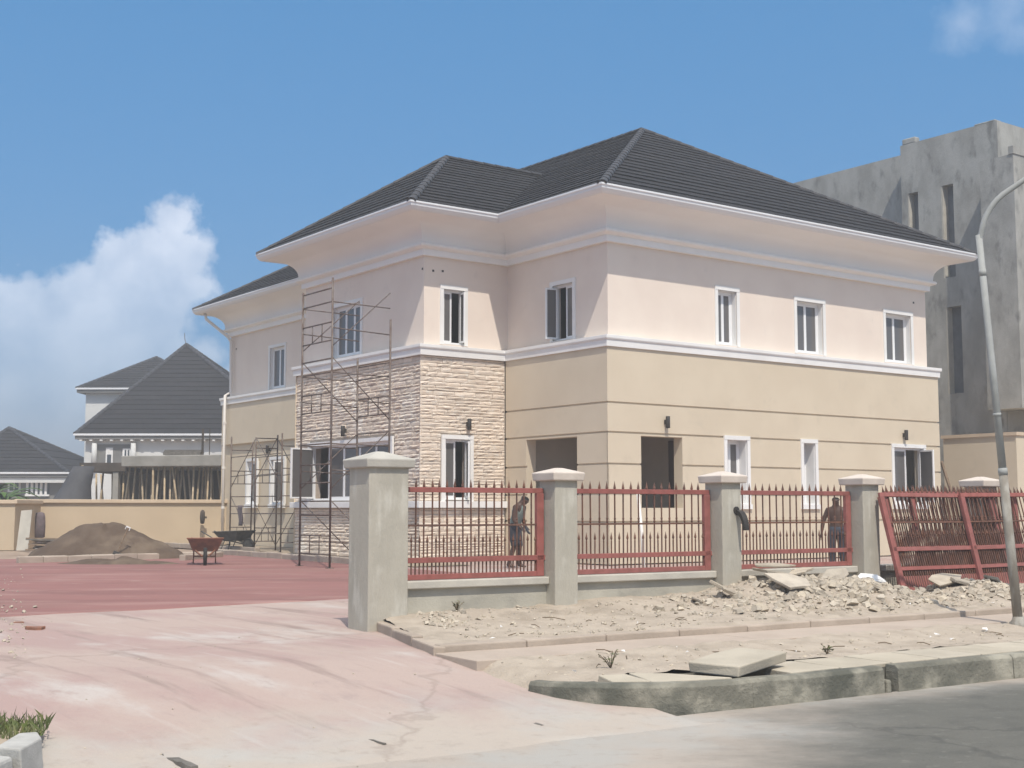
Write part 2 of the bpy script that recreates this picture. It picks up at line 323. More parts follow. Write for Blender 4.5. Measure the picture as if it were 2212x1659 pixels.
def court(s0,s1,nseg,e_fn,z):
    vs=[]; fs=[]
    for i in range(nseg+1):
        s=s0+(s1-s0)*i/nseg; e_=e_fn(s); vs+=[S(s,e_-.12,z-.033),S(s,e_,z),S(s,27.,z+.017)]
    for i in range(nseg): fs+=[(3*i,3*i+3,3*i+4,3*i+1),(3*i+1,3*i+4,3*i+5,3*i+2)]
    return MB().add(vs,fs)
struct('side_yard',court(1.1,26,10,lambda s:5.35,.314),'driveway_screed','screed of the yard behind the iron fence, made pale to bounce light','yard')  # pale instead of red, to bounce more light on to the house walls
struct('courtyard',court(-9,6.2,40,lambda s:edge_n(s)+.05*fbm(s*.8,7.),.318),'red_screed','red oxide concrete courtyard in front of the house','courtyard')
# --- verge right of the drive: drain, kerb, soil, path, inner kerb, rubble bed
KP=[(34,0),(17.5,0),(11.2,0),(8.3,0),(5.6,0),(3.4,0),(1.78,0),(1.62,0),(.05,0),(-.5,.08),(-.85,.26),(-1.15,.52),(-1.33,.80),(-1.42,1.08)]
kerb=tag(thing('road_kerb','dark stained concrete kerb along the road edge','kerb',S(0,0,0),TS),kind='structure')
def kerb_seg(p,q,wd=.15,h=.225,h1=None,gap=.006):
    p,q=Vector((*p,0)),Vector((*q,0)); d=(p-q).normalized(); nn=Vector((-d.y,d.x,0)); 
    p,q=p-d*gap,q+d*gap; h1=h if h1 is None else h1
    mb=MB(); rows=[]; k=max(2,int((p-q).length/.12))
    for i in range(k+1):
        c=q+(p-q)*i/k; hh=(h1+(h-h1)*i/k)+.008*fbm(c.x*2.,c.y*2.); jj=.008*fbm(c.x*3,c.y*3,5.)
        rows.append([c+nn*(0+jj)+Vector((0,0,-.05)),c+nn*(.012+jj)+Vector((0,0,hh-.03)),c+nn*.04+Vector((0,0,hh)),c+nn*wd+Vector((0,0,hh)),c+nn*wd+Vector((0,0,-.08))])
    vs=[x for r_ in rows for x in r_]; m=5
    fs=[(i*m+j,(i+1)*m+j,(i+1)*m+j+1,i*m+j+1) for i in range(k) for j in range(4)]+[tuple(range(m)),tuple(k*m+j for j in range(m-1,-1,-1))]
    return mb.add(vs,fs)
for i in range(len(KP)-1):
    if KP[i]==(1.78,0): continue                             # the broken gully mouth
    hs={9:(.225,.222),10:(.222,.218),11:(.218,.21),12:(.21,.195)}.get(i,(.225,.225))
    ob('kerb_block',kerb_seg(KP[i],KP[i+1],h=hs[0],h1=hs[1],gap=.006 if i<8 else -.004),'kerb_concrete',kerb,bevel=.006)
mb=MB().box(1.5,1.9,.155,.18,-.08,.2); ob('gully_back',mb,'drain_inside',kerb)
mb=MB().box(1.64,1.70,.0,.13,-.02,.11); mb.xf(Matrix.Translation((0,0,0))); ob('broken_lip',mb,'kerb_concrete',kerb,bevel=.02)
drain=tag(thing('roadside_drain','concrete roadside drain covered with pale slabs behind the kerb','drain',S(0,0,0),TS),kind='structure')
ob('drain_bed',MB().box(-1.2,34,.155,.74,-.085,-.07),'drain_inside',drain)
ob('drain_wall',MB().box(-1.2,34,.74,.80,-.08,.20),'drain_inside',drain)
x=.62; k=0
while x<16:
    ln=rnd.uniform(.60,.68) if x<12 else 2.; jig=rnd.uniform(-.012,.012)
    mb=MB().hexa([(x+.01,.165+jig,.14),(x+ln-.012,.165-jig,.14),(x+ln-.012,.745,.14),(x+.01,.745,.14)],[(x+.01,.165+jig,.232+jig*.5),(x+ln-.012,.165-jig,.232),(x+ln-.012,.745,.236+jig*.6),(x+.01,.745,.236)])
    ob('drain_slab',mb,'pale_slab',drain,bevel=.008); x+=ln; k+=1
for q4 in (((-.95,.56),(-.72,.36),(-.66,.75),(-.94,.76)),((-.70,.35),(-.02,.165),(-.34,.60),(-.64,.74))):
    mb=MB().hexa([(x,y,.14) for x,y in q4],[(x,y,.222+.01*i) for i,(x,y) in enumerate(q4)])
    ob('drain_slab',mb,'pale_slab',drain,bevel=.008)
def soilA(s,n):
    n0=.76 if s>-.93 else .36+max(0,(-.93-s)/.57)**1.4*.98; n=n0+(n-.76)/1.14*(1.9-n0)
    k=sstep(-1.55,-1.15,s)
    return (s,n,(.07+.16*k)-.035*sstep(-.85,-.95,s)*(1-sstep(.9,1.4,n))+.06*sstep(1.2,1.9,n)+.022*fbm(s*2.3,n*2.3,1.)+.012*fbm(s*9,n*9,4.))
struct('verge_soil',grid(soilA,-1.55,11,.76,1.9,.07,.07).add(*(lambda g:(g.v,g.f))(grid(soilA,11,34,.76,1.9,.6,.28))),'rubble_soil','strip of bare lumpy soil between drain slabs and path','soil',True)
path=tag(thing('footpath','narrow pinkish concrete footpath along the verge','path',S(0,0,0),TS),kind='structure')
x=-1.42
for ln in (3.4,3.3,3.1,2.2,3.,3.,8.,9.):
    mb=MB(); n_=6
    lo=[(x+.008+(ln-.016)*i/n_,1.87+.03*fbm(x+ln*i/n_,2.)) for i in range(n_+1)]; hi=[(x+.008+(ln-.016)*i/n_,2.60) for i in range(n_,-1,-1)]
    pts=lo+hi; mb.hexa([(p[0],p[1],.10) for p in pts],[(p[0],p[1],.288+.004*fbm(p[0],p[1])) for p in pts]); ob('path_slab',mb,'path_concrete',path,bevel=.008); x+=ln
ik=tag(thing('inner_kerb','low pale concrete edging round the rubble bed','kerb',S(0,0,0),TS),kind='structure')
def edging(p,q,wd=.13,z0=.2,z1=.355,jit=.008):
    p,q=Vector((*p,0)),Vector((*q,0)); d=(q-p).normalized(); nn=Vector((-d.y,d.x,0)); p,q=p+d*.004,q-d*.004
    j=lambda: rnd.uniform(-jit,jit)
    b=[p,q,q+nn*wd,p+nn*wd]; return MB().hexa([x+Vector((0,0,z0)) for x in b],[x+Vector((0,0,z1+j())) for x in b])
xs=[-1.36,-.4,.55,1.5,2.45,3.4,4.35,5.3,6.25,7.2,8.2,11,20,34]
for a,b in zip(xs,xs[1:]): ob('edging_block',edging((a,2.6),(b,2.6)),'inner_kerb',ik,bevel=.015)
E0=Vector((-1.43,2.60)); E1=Vector((-.80,5.0))
for i in range(3):
    a=E0+(E1-E0)*i/3; b=E0+(E1-E0)*(i+1)/3; ob('edging_block',edging(tuple(b),tuple(a),.12,.16,.345+.02*i),'inner_kerb',ik,bevel=.015)
def zB(s,n):
    t=(n-2.72)/2.3
    z=.315+.10*t+.05*sstep(.5,3,s)
    for (a,b,h,wa,wb) in ((4.9,4.55,.24,1.15,.75),(6.1,4.3,.13,.7,.6),(7.9,3.9,.16,.6,.45),(.35,4.75,.07,.8,.3),(2.4,4.9,.06,.9,.4),(9.6,3.9,.1,1.2,.6),(5.4,3.6,.10,.8,.4)):
        z+=h*math.exp(-((s-a)/wa)**2-((n-b)/wb)**2)
    r_=sstep(2.9,4.2,s)*(1-sstep(7.,8.6,s))
    return z+(.018+.014*r_)*fbm(s*3,n*3,3.)+(.012+.012*r_)*fbm(s*11,n*11,6.)
def soilB(s,n):
    t=(n-2.7)/2.45; sl=-1.30+.62*t; s2=s if s>0 else sl+(s+1.3)*(0-sl)/1.3
    return (s2,n,zB(s2,n)-.05*(1-sstep(0,.08,(n-2.7)))*1)
struct('rubble_bed',grid(soilB,-1.3,10,2.7,5.15,.05,.05).add(*(lambda g:(g.v,g.f))(grid(soilB,10,34,2.7,5.15,.5,.25))),'rubble_soil','lumpy bed of soil and builders rubble along the fence','soil',True)
# ================================================================== THE HOUSE
HO=Vector((2.2113,30.,YZ))
house=thing('main_house','new two storey cream and beige house with dark hipped roof','house',HO,TH)
ZB,ZT,G1,G2,G3,CL,GU=5.30-YZ,5.56-YZ,4.02-YZ,3.34-YZ,2.62-YZ,7.77-YZ,8.81-YZ      # heights above the yard
PL=.2; LR,BC,BE,BF,AD,AF=11.89,3.93,10.11,21.07,-2.52,.155
CORN=[(0,0,-1,-1),(LR,0,1,-1),(LR,BF,1,1),(AF,BF,-1,1),(AF,BE,-1,1),(AD,BE,-1,1),(AD,BC,-1,-1),(0,BC,-1,-1)]   # plan corners and which way out
def sweep(prof,idx=None,closed=True):
    cs=CORN if idx is None else [CORN[i] for i in idx]; m=len(prof); mb=MB()
    vs=[(a+sa*o,b+sb*o,z) for (a,b,sa,sb) in cs for (o,z) in prof]; n=len(cs); fs=[]
    for i in range(n if closed else n-1):
        j=(i+1)%n
        for k in range(m-1): fs.append((i*m+k,j*m+k,j*m+k+1,i*m+k+1))
    return mb.add(vs,fs)
class Face:
    def __init__(s,P,d,n): s.P=Vector((*P,0)); s.d=Vector((*d,0)); s.n=Vector((*n,0))
    def pt(s,c,o,z): return s.P+c*s.d+o*s.n+Vector((0,0,z))
    def box(s,mb,c0,c1,o0,o1,z0,z1):
        b=[s.pt(c0,o0,z0),s.pt(c1,o0,z0),s.pt(c1,o1,z0),s.pt(c0,o1,z0)]; t=[p+Vector((0,0,z1-z0)) for p in b]
        return mb.hexa(b,t)
    def pieces(s,parent,mat,c0,c1,z0,z1,holes,depth,o):
        full=sorted((h for h in holes if h[2]<=z0+.001 and h[3]>=z1-.001 and h[0]<c1 and h[1]>c0)); a=c0
        for h in full+[(c1,c1+1,0,0)]:
            if h[0]-a>.01:
                m=MB(); s.wall(m,a,h[0],z0,z1,[q for q in holes if q not in full],depth,o,ends=(a>c0 or h[0]<c1)); ob('wall_panel',m,mat,parent)
            a=h[1]
    def wall(s,mb,c0,c1,z0,z1,holes,depth,o=0.,ends=False):
        cs=sorted({c0,c1}|{x for h in holes for x in h[:2] if c0<x<c1}); zs=sorted({z0,z1}|{x for h in holes for x in h[2:] if z0<x<z1})
        hole=lambda c,z: any(h[0]<c<h[1] and h[2]<z<h[3] for h in holes)
        solid=lambda i,j: 0<=i<len(cs)-1 and 0<=j<len(zs)-1 and not hole((cs[i]+cs[i+1])/2,(zs[j]+zs[j+1])/2)
        for i in range(len(cs)-1):
            for j in range(len(zs)-1):
                if not solid(i,j): continue
                a,b,c,d=cs[i],cs[i+1],zs[j],zs[j+1]
                mb.add([s.pt(a,o,c),s.pt(b,o,c),s.pt(b,o,d),s.pt(a,o,d)],[(0,1,2,3)])
                for (ni,nj,p,q) in ((i-1,j,(a,c),(a,d)),(i+1,j,(b,d),(b,c)),(i,j-1,(b,c),(a,c)),(i,j+1,(a,d),(b,d))):
                    if not solid(ni,nj) and (ends or 0<=ni<len(cs)-1):
                        mb.add([s.pt(p[0],o,p[1]),s.pt(q[0],o,q[1]),s.pt(q[0],o-depth,q[1]),s.pt(p[0],o-depth,p[1])],[(0,1,2,3)])
        return mb
FR=Face((0,0),(1,0),(0,-1)); FAC=Face((0,0),(0,1),(-1,0)); FDC=Face((0,BC),(1,0),(0,-1)); FDE=Face((AD,0),(0,1),(-1,0)); FF=Face((AF,0),(0,1),(-1,0))
FB=Face((LR,0),(0,1),(1,0)); FG=Face((0,BF),(1,0),(0,1)); FHE=Face((0,BE),(1,0),(0,1))
# windows: face, c0, c1, z0, z1, outset of the wall face
wz=lambda a,b:(a-YZ,b-YZ)
WIN=[('W1',FDC,-2.06,-1.24,5.62,7.10,0.),('W2',FAC,1.17,2.14,5.62,7.10,0.),('W3',FR,3.46,4.32,5.62,7.10,0.),('W4',FR,6.34,7.56,5.62,7.10,0.),('W5',FR,9.97,11.28,5.62,7.10,0.),
     ('W6',FDE,6.9,8.56,5.62,7.12,0.),('W7',FF,16.64,17.94,5.62,7.14,0.),
     ('L1',FDC,-2.12,-1.19,1.78,3.39,PL),('L2',FDE,4.98,9.45,1.78,3.39,PL),('L3a',FF,18.25,19.15,1.72,3.32,PL),('L3b',FF,16.2,17.3,1.72,3.32,PL),
     ('L4',FR,3.50,4.40,1.68,3.38,PL),('L5',FR,6.26,6.91,1.68,3.38,PL),('L6',FR,9.92,11.42,1.68,3.37,PL)]
SUR=.10                                                       # width of the white surrounds
def inner(w): return (w[2]+SUR,w[3]-SUR,w[4]-YZ+(0.04 if w[0][0]=='L' else .02),w[5]-YZ-SUR)
holes=lambda face,lvl:[inner(w) for w in WIN if w[1] is face and w[0][0]==lvl]
# upper storey
uw=MB()
FR.wall(uw,0,LR,ZT-.1,CL+.3,holes(FR,'W'),.24); FAC.wall(uw,0,BC,ZT-.1,CL+.3,holes(FAC,'W'),.24); FDC.wall(uw,AD,0,ZT-.1,CL+.3,holes(FDC,'W'),.24)
FDE.wall(uw,BC,BE,ZT-.1,CL+.3,holes(FDE,'W'),.24); FF.wall(uw,BE,BF,ZT-.1,CL+.3,holes(FF,'W'),.24); FB.wall(uw,0,BF,ZT-.1,CL+.3,[],.1); FG.wall(uw,AF,LR,ZT-.1,CL+.3,[],.1); FHE.wall(uw,AD,AF,ZT-.1,CL+.3,[],.1)
ob('upper_wall',uw,'upper_paint',house)
# ground storey: a recessed backing, and panels between the drawn grooves
P1=(.9,2.87,-.02,3.28-YZ); P2=(.81,2.12,-.02,3.28-YZ); P2v=(.81,2.12,1.62-YZ,3.28-YZ)            # porch openings
lw=MB(); GR=.035
hR=holes(FR,'L'); hA=[]
FR.wall(lw,-PL+GR,LR+PL-GR,0,ZB,hR+[P2v],.26,PL-GR); FAC.wall(lw,-PL+GR,BC-PL,0,ZB,[P1],.26,PL-GR)
FB.wall(lw,-PL+GR,BF+PL,0,ZB,[],.1,PL-GR); FG.wall(lw,AF-PL,LR+PL,0,ZB,[],.1,PL-GR); FHE.wall(lw,AD-PL,AF-PL,0,ZB,[],.1,PL-GR)
ob('ground_wall',lw,'lower_paint',house)
gw=.022
zb=[0,1.30-YZ,1.94-YZ,G3,G2,G1,ZB]
for i in range(len(zb)-1):
    z0=zb[i]+(gw if i else 0); z1=zb[i+1]-(gw if i<len(zb)-2 else 0)
    FR.pieces(house,'lower_paint',-PL,LR+PL,z0,z1,[(w[2]+.01,w[3]-.01,w[4]-YZ+.01,w[5]-YZ-.01) for w in WIN if w[1] is FR and w[0][0]=='L']+[P2v],GR,PL)
    FAC.pieces(house,'lower_paint',-PL,BC-PL,z0,z1,[P1],GR,PL)
    m1=MB(); FB.wall(m1,-PL,BF+PL,z0,z1,[],GR,PL); ob('wall_panel',m1,'lower_paint',house)
m1=MB(); FF.wall(m1,BE-.1,BF+PL,3.87-YZ,ZB,[],.1,PL); ob('wall_panel',m1,'lower_paint',house)
m1=MB(); FF.wall(m1,BE-.1,BF+PL-.03,0,3.87-YZ,[h for h in holes(FF,'L')],.24,PL-.10); ob('wall_panel',m1,'lower_paint',house)
# stone clad bay
bk=MB(); FDC.wall(bk,AD-PL+.05,-PL+.01,0,ZB,holes(FDC,'L'),.28,PL-.05); FDE.wall(bk,BC-PL+.05,BE+PL-.05,0,ZB,holes(FDE,'L'),.28,PL-.05); FHE.wall(bk,AD-PL+.05,AF-PL+.1,0,ZB,[],.1,PL-.05)
ob('bay_wall',bk,'mortar',house)
svar=[]
for k in range(7):
    mb=MB(); nx,nz=4,2; vs=[]; fs=[]; r2=random.Random(k)
    for j in range(nz+1):
        for i in range(nx+1):
            ed=(i in (0,nx)) or (j in (0,nz)); x=i/nx-.5+(0 if i in(0,nx) else r2.uniform(-.06,.06)); z=j/nz-.5+(r2.uniform(-.10,.04) if j==nz else r2.uniform(-.03,.08) if j==0 else r2.uniform(-.15,.15))
            vs.append((x,(-.62 if ed else -1.)+r2.uniform(-.16,.22),z))
    for j in range(nz):
        for i in range(nx): a=j*(nx+1)+i; fs.append((a,a+1,a+nx+2,a+nx+1))
    nb=len(vs); rim=[i for i in range(nx+1)]+[(j)*(nx+1)+nx for j in range(1,nz+1)]+[nz*(nx+1)+i for i in range(nx-1,-1,-1)]+[j*(nx+1) for j in range(nz-1,0,-1)]
    vs+=[(vs[i][0],0,vs[i][2]) for i in rim]
    for q in range(len(rim)): q2=(q+1)%len(rim); fs.append((rim[q],nb+q,nb+q2,rim[q2]))
    svar.append((vs,fs)); 
smesh=[MB().add(*sv).mesh('stone','stone') for sv in svar]
SN=[0]
def lay_stones(face,c0,c1,z0,z1,skip,flip,budget,stuff):
    r3=random.Random(int(abs(c0)*31+abs(c1)*17+z0*7)); z=z0; n=0
    while z<z1-.02:
        h=min(r3.choice((.06,.07,.08,.09,.10,.12)),z1-z); c=c0-r3.uniform(0,.2)
        while c<c1-.01:
            ln=r3.uniform(.22,.72); a=max(c,c0); b=min(c+ln,c1); c+=ln
            segs=[(a,b)]
            for (s0,s1,t0,t1) in skip:
                if z+h>t0+.005 and z<t1-.005:
                    segs=[q for (p0,p1) in segs for q in ((p0,min(p1,s0)),(max(p0,s1),p1)) if q[1]-q[0]>.03]
            for (p0,p1) in segs:
                if p1-p0<.03: continue
                k=r3.randrange(7); dep=r3.uniform(.018,.042); cc=(p0+p1)/2; zz=z+h/2
                near=(cc<budget) if flip else True
                pos=face.pt(cc,PL-.05,zz); rot=-R(90) if flip else 0.; sca=((p1-p0)-.008,dep,h-.008)
                if near and SN[0]<300: link('stone',smesh[k],house,pos,(0,0,rot),sca); SN[0]+=1
                else:
                    m4=Matrix.Translation(pos)@Matrix.Rotation(rot,4,'Z')@Matrix.Diagonal((*sca,1)); stuff.add([m4@Vector(p) for p in svar[k][0]],svar[k][1])
        z+=h
    return n
stuff=MB(); SB0,SB1=1.62-YZ,1.78-YZ
sk=lambda n:[(w[2]-.0,w[3]+.0,SB0,w[5]-YZ) for w in WIN if w[0]==n]
lay_stones(FDC,AD-PL,-PL-.005,SB1+.005,ZB-.005,sk('L1'),False,0,stuff); lay_stones(FDC,AD-PL+.0,-PL-.005,.02,SB0-.01,[],False,0,stuff)
lay_stones(FDE,BC-PL+.03,BE+PL,.02,SB0-.01,[],True,4.4,stuff); lay_stones(FDE,BC-PL+.03,BE+PL,SB1+.005,ZB-.005,sk('L2'),True,4.15,stuff)
tag(ob('stone_cladding',stuff,'stone',house),kind='stuff')
sb=MB(); FDC.box(sb,AD-PL-.09,-PL-.01,PL-.06,PL+.10,SB0,SB1); FDE.box(sb,BC-PL-.085,BE+PL+.05,PL-.06,PL+.095,SB0+.002,SB1-.002)
ob('sill_band',sb,'white_paint',house,bevel=.01)
# mouldings
ob('band_moulding',sweep([(PL-.06,ZB),(PL+.045,ZB),(PL+.05,ZB+.15),(PL+.075,ZB+.165),(PL+.085,ZB+.19),(PL+.085,ZT-.005),(PL+.07,ZT),(-.05,ZT+.012)]),'white_paint',house)
cove=[(.60-.5*math.cos(t)-.0,8.14-YZ+.50*math.sin(t)) for t in [R(x) for x in range(0,91,9)]]
cove=[(.17+.73*(1-math.cos(t)),8.13-YZ+.49*math.sin(t)) for t in [R(x) for x in range(0,91,9)]]
prof=[(-.02,CL),(.10,CL),(.105,CL+.15),(.15,CL+.165),(.20,CL+.18),(.235,CL+.205),(.245,CL+.235),(.235,CL+.265),(.205,CL+.285),(.165,CL+.29),(.165,CL+.32)]+cove[1:]+[(.915,8.612-YZ),(.915,8.63-YZ)]
co_=ob('cornice',sweep(prof),'cornice_paint',house,smooth=True)
es=co_.modifiers.new('split','EDGE_SPLIT'); es.split_angle=R(32)
ob('gutter',sweep([(.88,8.64-YZ),(.905,8.615-YZ),(.955,8.61-YZ),(1.0,8.645-YZ),(1.045,8.70-YZ),(1.055,8.755-YZ),(1.075,8.77-YZ),(1.075,GU),(1.055,GU+.002),(1.05,GU-.03),(.93,GU-.05)]),'gutter_metal',house)
# windows
def window(w,npan,opens=(),bare=False):
    nm,f,c0,c1,z0,z1,o=w; z0-=YZ; z1-=YZ; h=inner(w); low=nm[0]=='L'
    oo=o; fr=MB(); d1={'L4':-.25,'L5':-.30,'W3':-.15,'W4':-.15,'W5':-.15}.get(nm,-.09); d0=d1-.06; dm_=d1-.028
    a,b,s,e=h; t=.055
    f.box(fr,a,a+t,oo+d0,oo+d1,s,e); f.box(fr,b-t,b,oo+d0,oo+d1,s,e); f.box(fr,a+t,b-t,oo+d0,oo+d1,s,s+t); f.box(fr,a+t,b-t,oo+d0,oo+d1,e-t,e)
    wo=ob('window',fr,'white_metal',house)
    su=MB(); pr=.03
    zlo=z0 if low else z0-.0
    f.box(su,c0,a,oo-.02,oo+pr,zlo,e); f.box(su,b,c1,oo-.02,oo+pr,zlo,e); f.box(su,c0,c1,oo-.02,oo+pr+.006,e,z1)
    if low and f in (FR,FF): f.box(su,c0-.02,c1+.02,oo-.02,oo+pr+.03,z0-.09,z0+.03)
    ob('surround',su,'white_paint',wo)
    rv=MB()                                                    # painted reveals
    f.box(rv,a-.001,a+.012,oo+d1+.002,oo-.02,s,e); f.box(rv,b-.012,b+.001,oo+d1+.002,oo-.02,s,e); f.box(rv,a,b,oo+d1+.002,oo-.02,e-.012,e+.001); f.box(rv,a,b,oo+d1+.002,oo-.0,s-.01,s+.012)
    ob('reveal',rv,'white_paint',wo)
    step=(b-a-2*t)/npan
    for i in range(npan):
        p0,p1=a+t+i*step,a+t+(i+1)*step; op=[q for q in opens if q[0]==i]
        wd=p1-p0; hh=e-s-2*t; st=.042
        sa=MB(); ln=lambda m,x0,x1,y0,y1,zz0,zz1:m.box(x0,x1,y0,y1,zz0,zz1)
        ln(sa,0,st,-.02,.02,0,hh); ln(sa,wd-st,wd,-.02,.02,0,hh); ln(sa,st,wd-st,-.02,.02,0,st); ln(sa,st,wd-st,-.02,.02,hh-st,hh)
        gl=MB().box(st-.004,wd-st+.004,-.004,.004,st-.004,hh-st+.004)
        ang=math.atan2(f.d.y,f.d.x); base=f.pt(p0,oo+dm_,s+t); loc=base; rz=ang
        if op:
            _,deg,side=op[0]
            # outward side of a face: the local -y of (d, up) equals n for FR/FDC, +y side flips for the others
            sg=1 if f.d.cross(Vector((0,0,1))).dot(f.n)>0 else -1
            if side=='L': rz=ang-sg*R(deg)
            else:
                rz=ang+sg*R(deg); loc=f.pt(p1,oo+dm_,s+t)
                m_=Matrix.Translation((-wd,0,0)); sa.xf(m_); gl.xf(m_)
            loc=loc+f.n*.03
        ob('sash',sa,'white_metal',wo,loc=loc,rot=(0,0,rz)); ob('pane',gl,'glass',wo,loc=loc,rot=(0,0,rz))
        if op:
            cu=MB(); k=14; z_0,z_1=s+.02,e-.02
            for q in range(k):
                pass
            vs=[];fs=[]
            for q in range(k+1):
                cc=p0+wd*.45*q/k if side=='R' else p1-wd*.45*q/k; of=oo-.30+.03*math.sin(q*2.3)
                vs+=[f.pt(cc,of,z_0),f.pt(cc,of,z_1)]
            fs=[(2*q,2*q+2,2*q+3,2*q+1) for q in range(k)]
            ob('curtain',cu.add(vs,fs),'curtain',wo)
    return wo
W={w[0]:w for w in WIN}
window(W['W1'],2,[(1,82,'R')]); window(W['W2'],2,[(1,100,'R')]); window(W['W3'],2); window(W['W4'],2); window(W['W5'],2); window(W['W6'],3); window(W['W7'],2)
window(W['L1'],2,[(1,70,'R')]); window(W['L2'],5,[(4,75,'R')]); window(W['L3a'],1); window(W['L3b'],2,[(0,70,'L')]); window(W['L4'],2); window(W['L5'],1); window(W['L6'],2,[(1,75,'R')])
# floors and porch
fl=MB(); 
for z in (0.02,ZB-.05,CL+.2):
    fl.box(0,LR-.1,.1,BF-.1,z,z+.03) if z>1 else None
    fl.box(AD+.1,.1,BC+.1,BE-.1,z+.002,z+.032) if z>1 else None
ob('floor_slab',fl,'dark_room',house)
po=MB(); PX,PY,PH=3.3,3.1,3.55-YZ
po.box(PX,PX+.1,.06,PY,0,PH); po.box(.06,PX,PY,PY+.1,0,PH); po.box(.06,PX,.06,PY,PH,PH+.05); po.box(.06,PX,.06,PY,.0,.42)
ob('porch_recess',po,'porch_paint',house)
dm=MB().box(2.45,3.28,PY-.05,PY-.005,.42,2.95); dd=ob('front_door',dm,'door_wood',house,bevel=.01)
for (x0,x1) in ((2.53,2.83),(2.90,3.20)):
    for (q0,q1) in ((.55,1.35),(1.5,2.8)): ob('door_panel',MB().box(x0,x1,PY-.075,PY-.05,q0,q1),'door_wood',dd,bevel=.012)
ob('handle',MB().box(2.50,2.53,PY-.10,PY-.06,1.38,1.5),'white_metal',dd)
ds=MB().box(PX-.05,PX-.002,.5,1.5,.42,2.95); dd=ob('side_door',ds,'door_wood',house,bevel=.01)
# wall lights
def wall_light(f,c,z,o=PL):
    b=MB(); f.box(b,c-.035,c+.035,o,o+.05,z-.05,z+.06); wl=ob('wall_light',b,'lamp_metal',house,bevel=.008)
    h=MB(); p=f.pt(c,o+.10,z-.14); h.lathe([(.045,0),(.052,.01),(.052,.27),(.045,.28)],p.x,p.y,12); h.off((0,0,p.z)); ob('lamp_tube',h,'lamp_metal',wl,True)
    a=MB(); f.box(a,c-.02,c+.02,o+.03,o+.10,z-.02,z+.02); ob('bracket',a,'lamp_metal',wl)
for f,c,z in ((FDC,-1.37,3.66),(FR,1.57,3.62),(FR,10.46,3.61),(FF,17.55,3.58),(FDE,7.36,3.62)): wall_light(f,c,z-YZ,PL if f is not FF else PL-.1)
# small fixing holes with dark plugs
for f,c,z in ((FDC,-2.26,7.42),(FDC,-1.98,7.44),(FR,11.35,7.40),(FDE,4.0,7.45),(FF,20.6,7.3)):
    m=MB(); f.box(m,c-.025,c+.025,-.01,.012,z-YZ-.025,z-YZ+.025); ob('vent_plug',m,'lamp_metal',house)
m=MB(); FR.box(m,3.0,3.05,PL-.01,PL+.012,3.98-YZ,4.03-YZ); 
# rain pipe on the far left corner
pp=MB(); pc=(AF-PL-.09,BF-.35)
pp.tube([(AF-.82,BF+.45,8.60-YZ),(AF-.80,BF+.42,8.42-YZ),(AF-.22,BF-.2,7.75-YZ),(AF-.13,BF-.3,7.55-YZ),(AF-.13,BF-.35,5.75-YZ),(AF-PL-.14,BF-.35,5.62-YZ),(AF-PL-.14,BF-.35,.05)],.055,10)
dp=ob('downpipe',pp,'pvc',house,True)
for z in (4.6,3.0,1.6): ob('pipe_clip',MB().lathe([(.07,z-YZ),(.07,z-YZ+.08)],AF-PL-.14,BF-.35,10),'pvc',dp)
# ------------------------------------------------------------------ roofs
def plane_up(P0,P1,T): 
    n=(P1-P0).cross(T-P0); n.normalize(); return n if n.z>0 else -n
def roof_slope(parent,P0,P1,T0,T1,step,mat='roof_tile',wave=.004,seg=.19,lift=.034):
    """stepped tile courses on the slope with eave P0-P1 and top edge T0-T1"""
    P0,P1,T0,T1=[Vector(p) for p in (P0,P1,T0,T1)]
    n=plane_up(P0,P1,T0); H=((T0+T1)/2-(P0+P1)/2).length; k=max(2,int(round(H/step)))
    ob('roof_deck',MB().add([P0-n*.03,P1-n*.03,T1-n*.03,T0-n*.03],[(0,1,2,3)]),mat,parent)
    for i in range(k):
        a,b=i/k,min(1.,(i+1.06)/k); l0,l1=P0.lerp(T0,a),P1.lerp(T1,a); u0,u1=P0.lerp(T0,b),P1.lerp(T1,b)
        Ln=(l1-l0).length; m=max(1,int(Ln/seg)); vs=[];fs=[]; ph=(i%2)*math.pi
        d=(P1-P0).normalized(); e0=(l0-P0).dot(d)
        for j in range(m+1):
            q=j/m; p=l0.lerp(l1,q); t=u0.lerp(u1,q); wv=wave*math.sin((e0+Ln*q)/.21*math.pi+ph)+.004*math.sin(j*12.9898+i*4.1)
            vs+=[p+n*(.004),p+n*(lift+wv),t+n*(.006)]
        for j in range(m): o=3*j; fs+=[(o,o+3,o+4,o+1),(o+1,o+4,o+5,o+2)]
        ob('tile_course',MB().add(vs,fs),mat,parent)
def cap_line(parent,pts,r=.085,mat='roof_cap'):
    pts=[Vector(p) for p in pts]; mb=MB(); vs=[]; fs=[]; d=(pts[1]-pts[0]); Ln=d.length; d.normalize(); sd=d.cross(Vector((0,0,1))).normalized(); up=sd.cross(d); k=max(2,int(Ln/.4)); q=7
    for i in range(k):
        a,b=pts[0]+d*(Ln*i/k),pts[0]+d*(Ln*(i+1.08)/k); o=len(vs)
        for (c,rr) in ((a,r*1.08),(b,r*.94)):
            for j in range(q): t=math.pi*j/(q-1); vs.append(c+sd*rr*1.3*math.cos(t)+up*(rr*math.sin(t)-.01))
        fs+=[(o+j,o+j+1,o+q+j+1,o+q+j) for j in range(q-1)]+[tuple(range(o,o+q))]
    return ob('ridge_cap',MB().add(vs,fs),mat,parent,True)
OG=1.03; zg=GU-.01
mA=Vector((-OG,-OG,zg)); mB_=Vector((LR+OG,-OG,zg)); mG=Vector((LR+OG,BF+OG,zg)); mF=Vector((AF-OG,BF+OG,zg))
AP=Vector((6.2,5.62,12.83-YZ)); AP2=Vector((6.1,15.5,12.83-YZ))
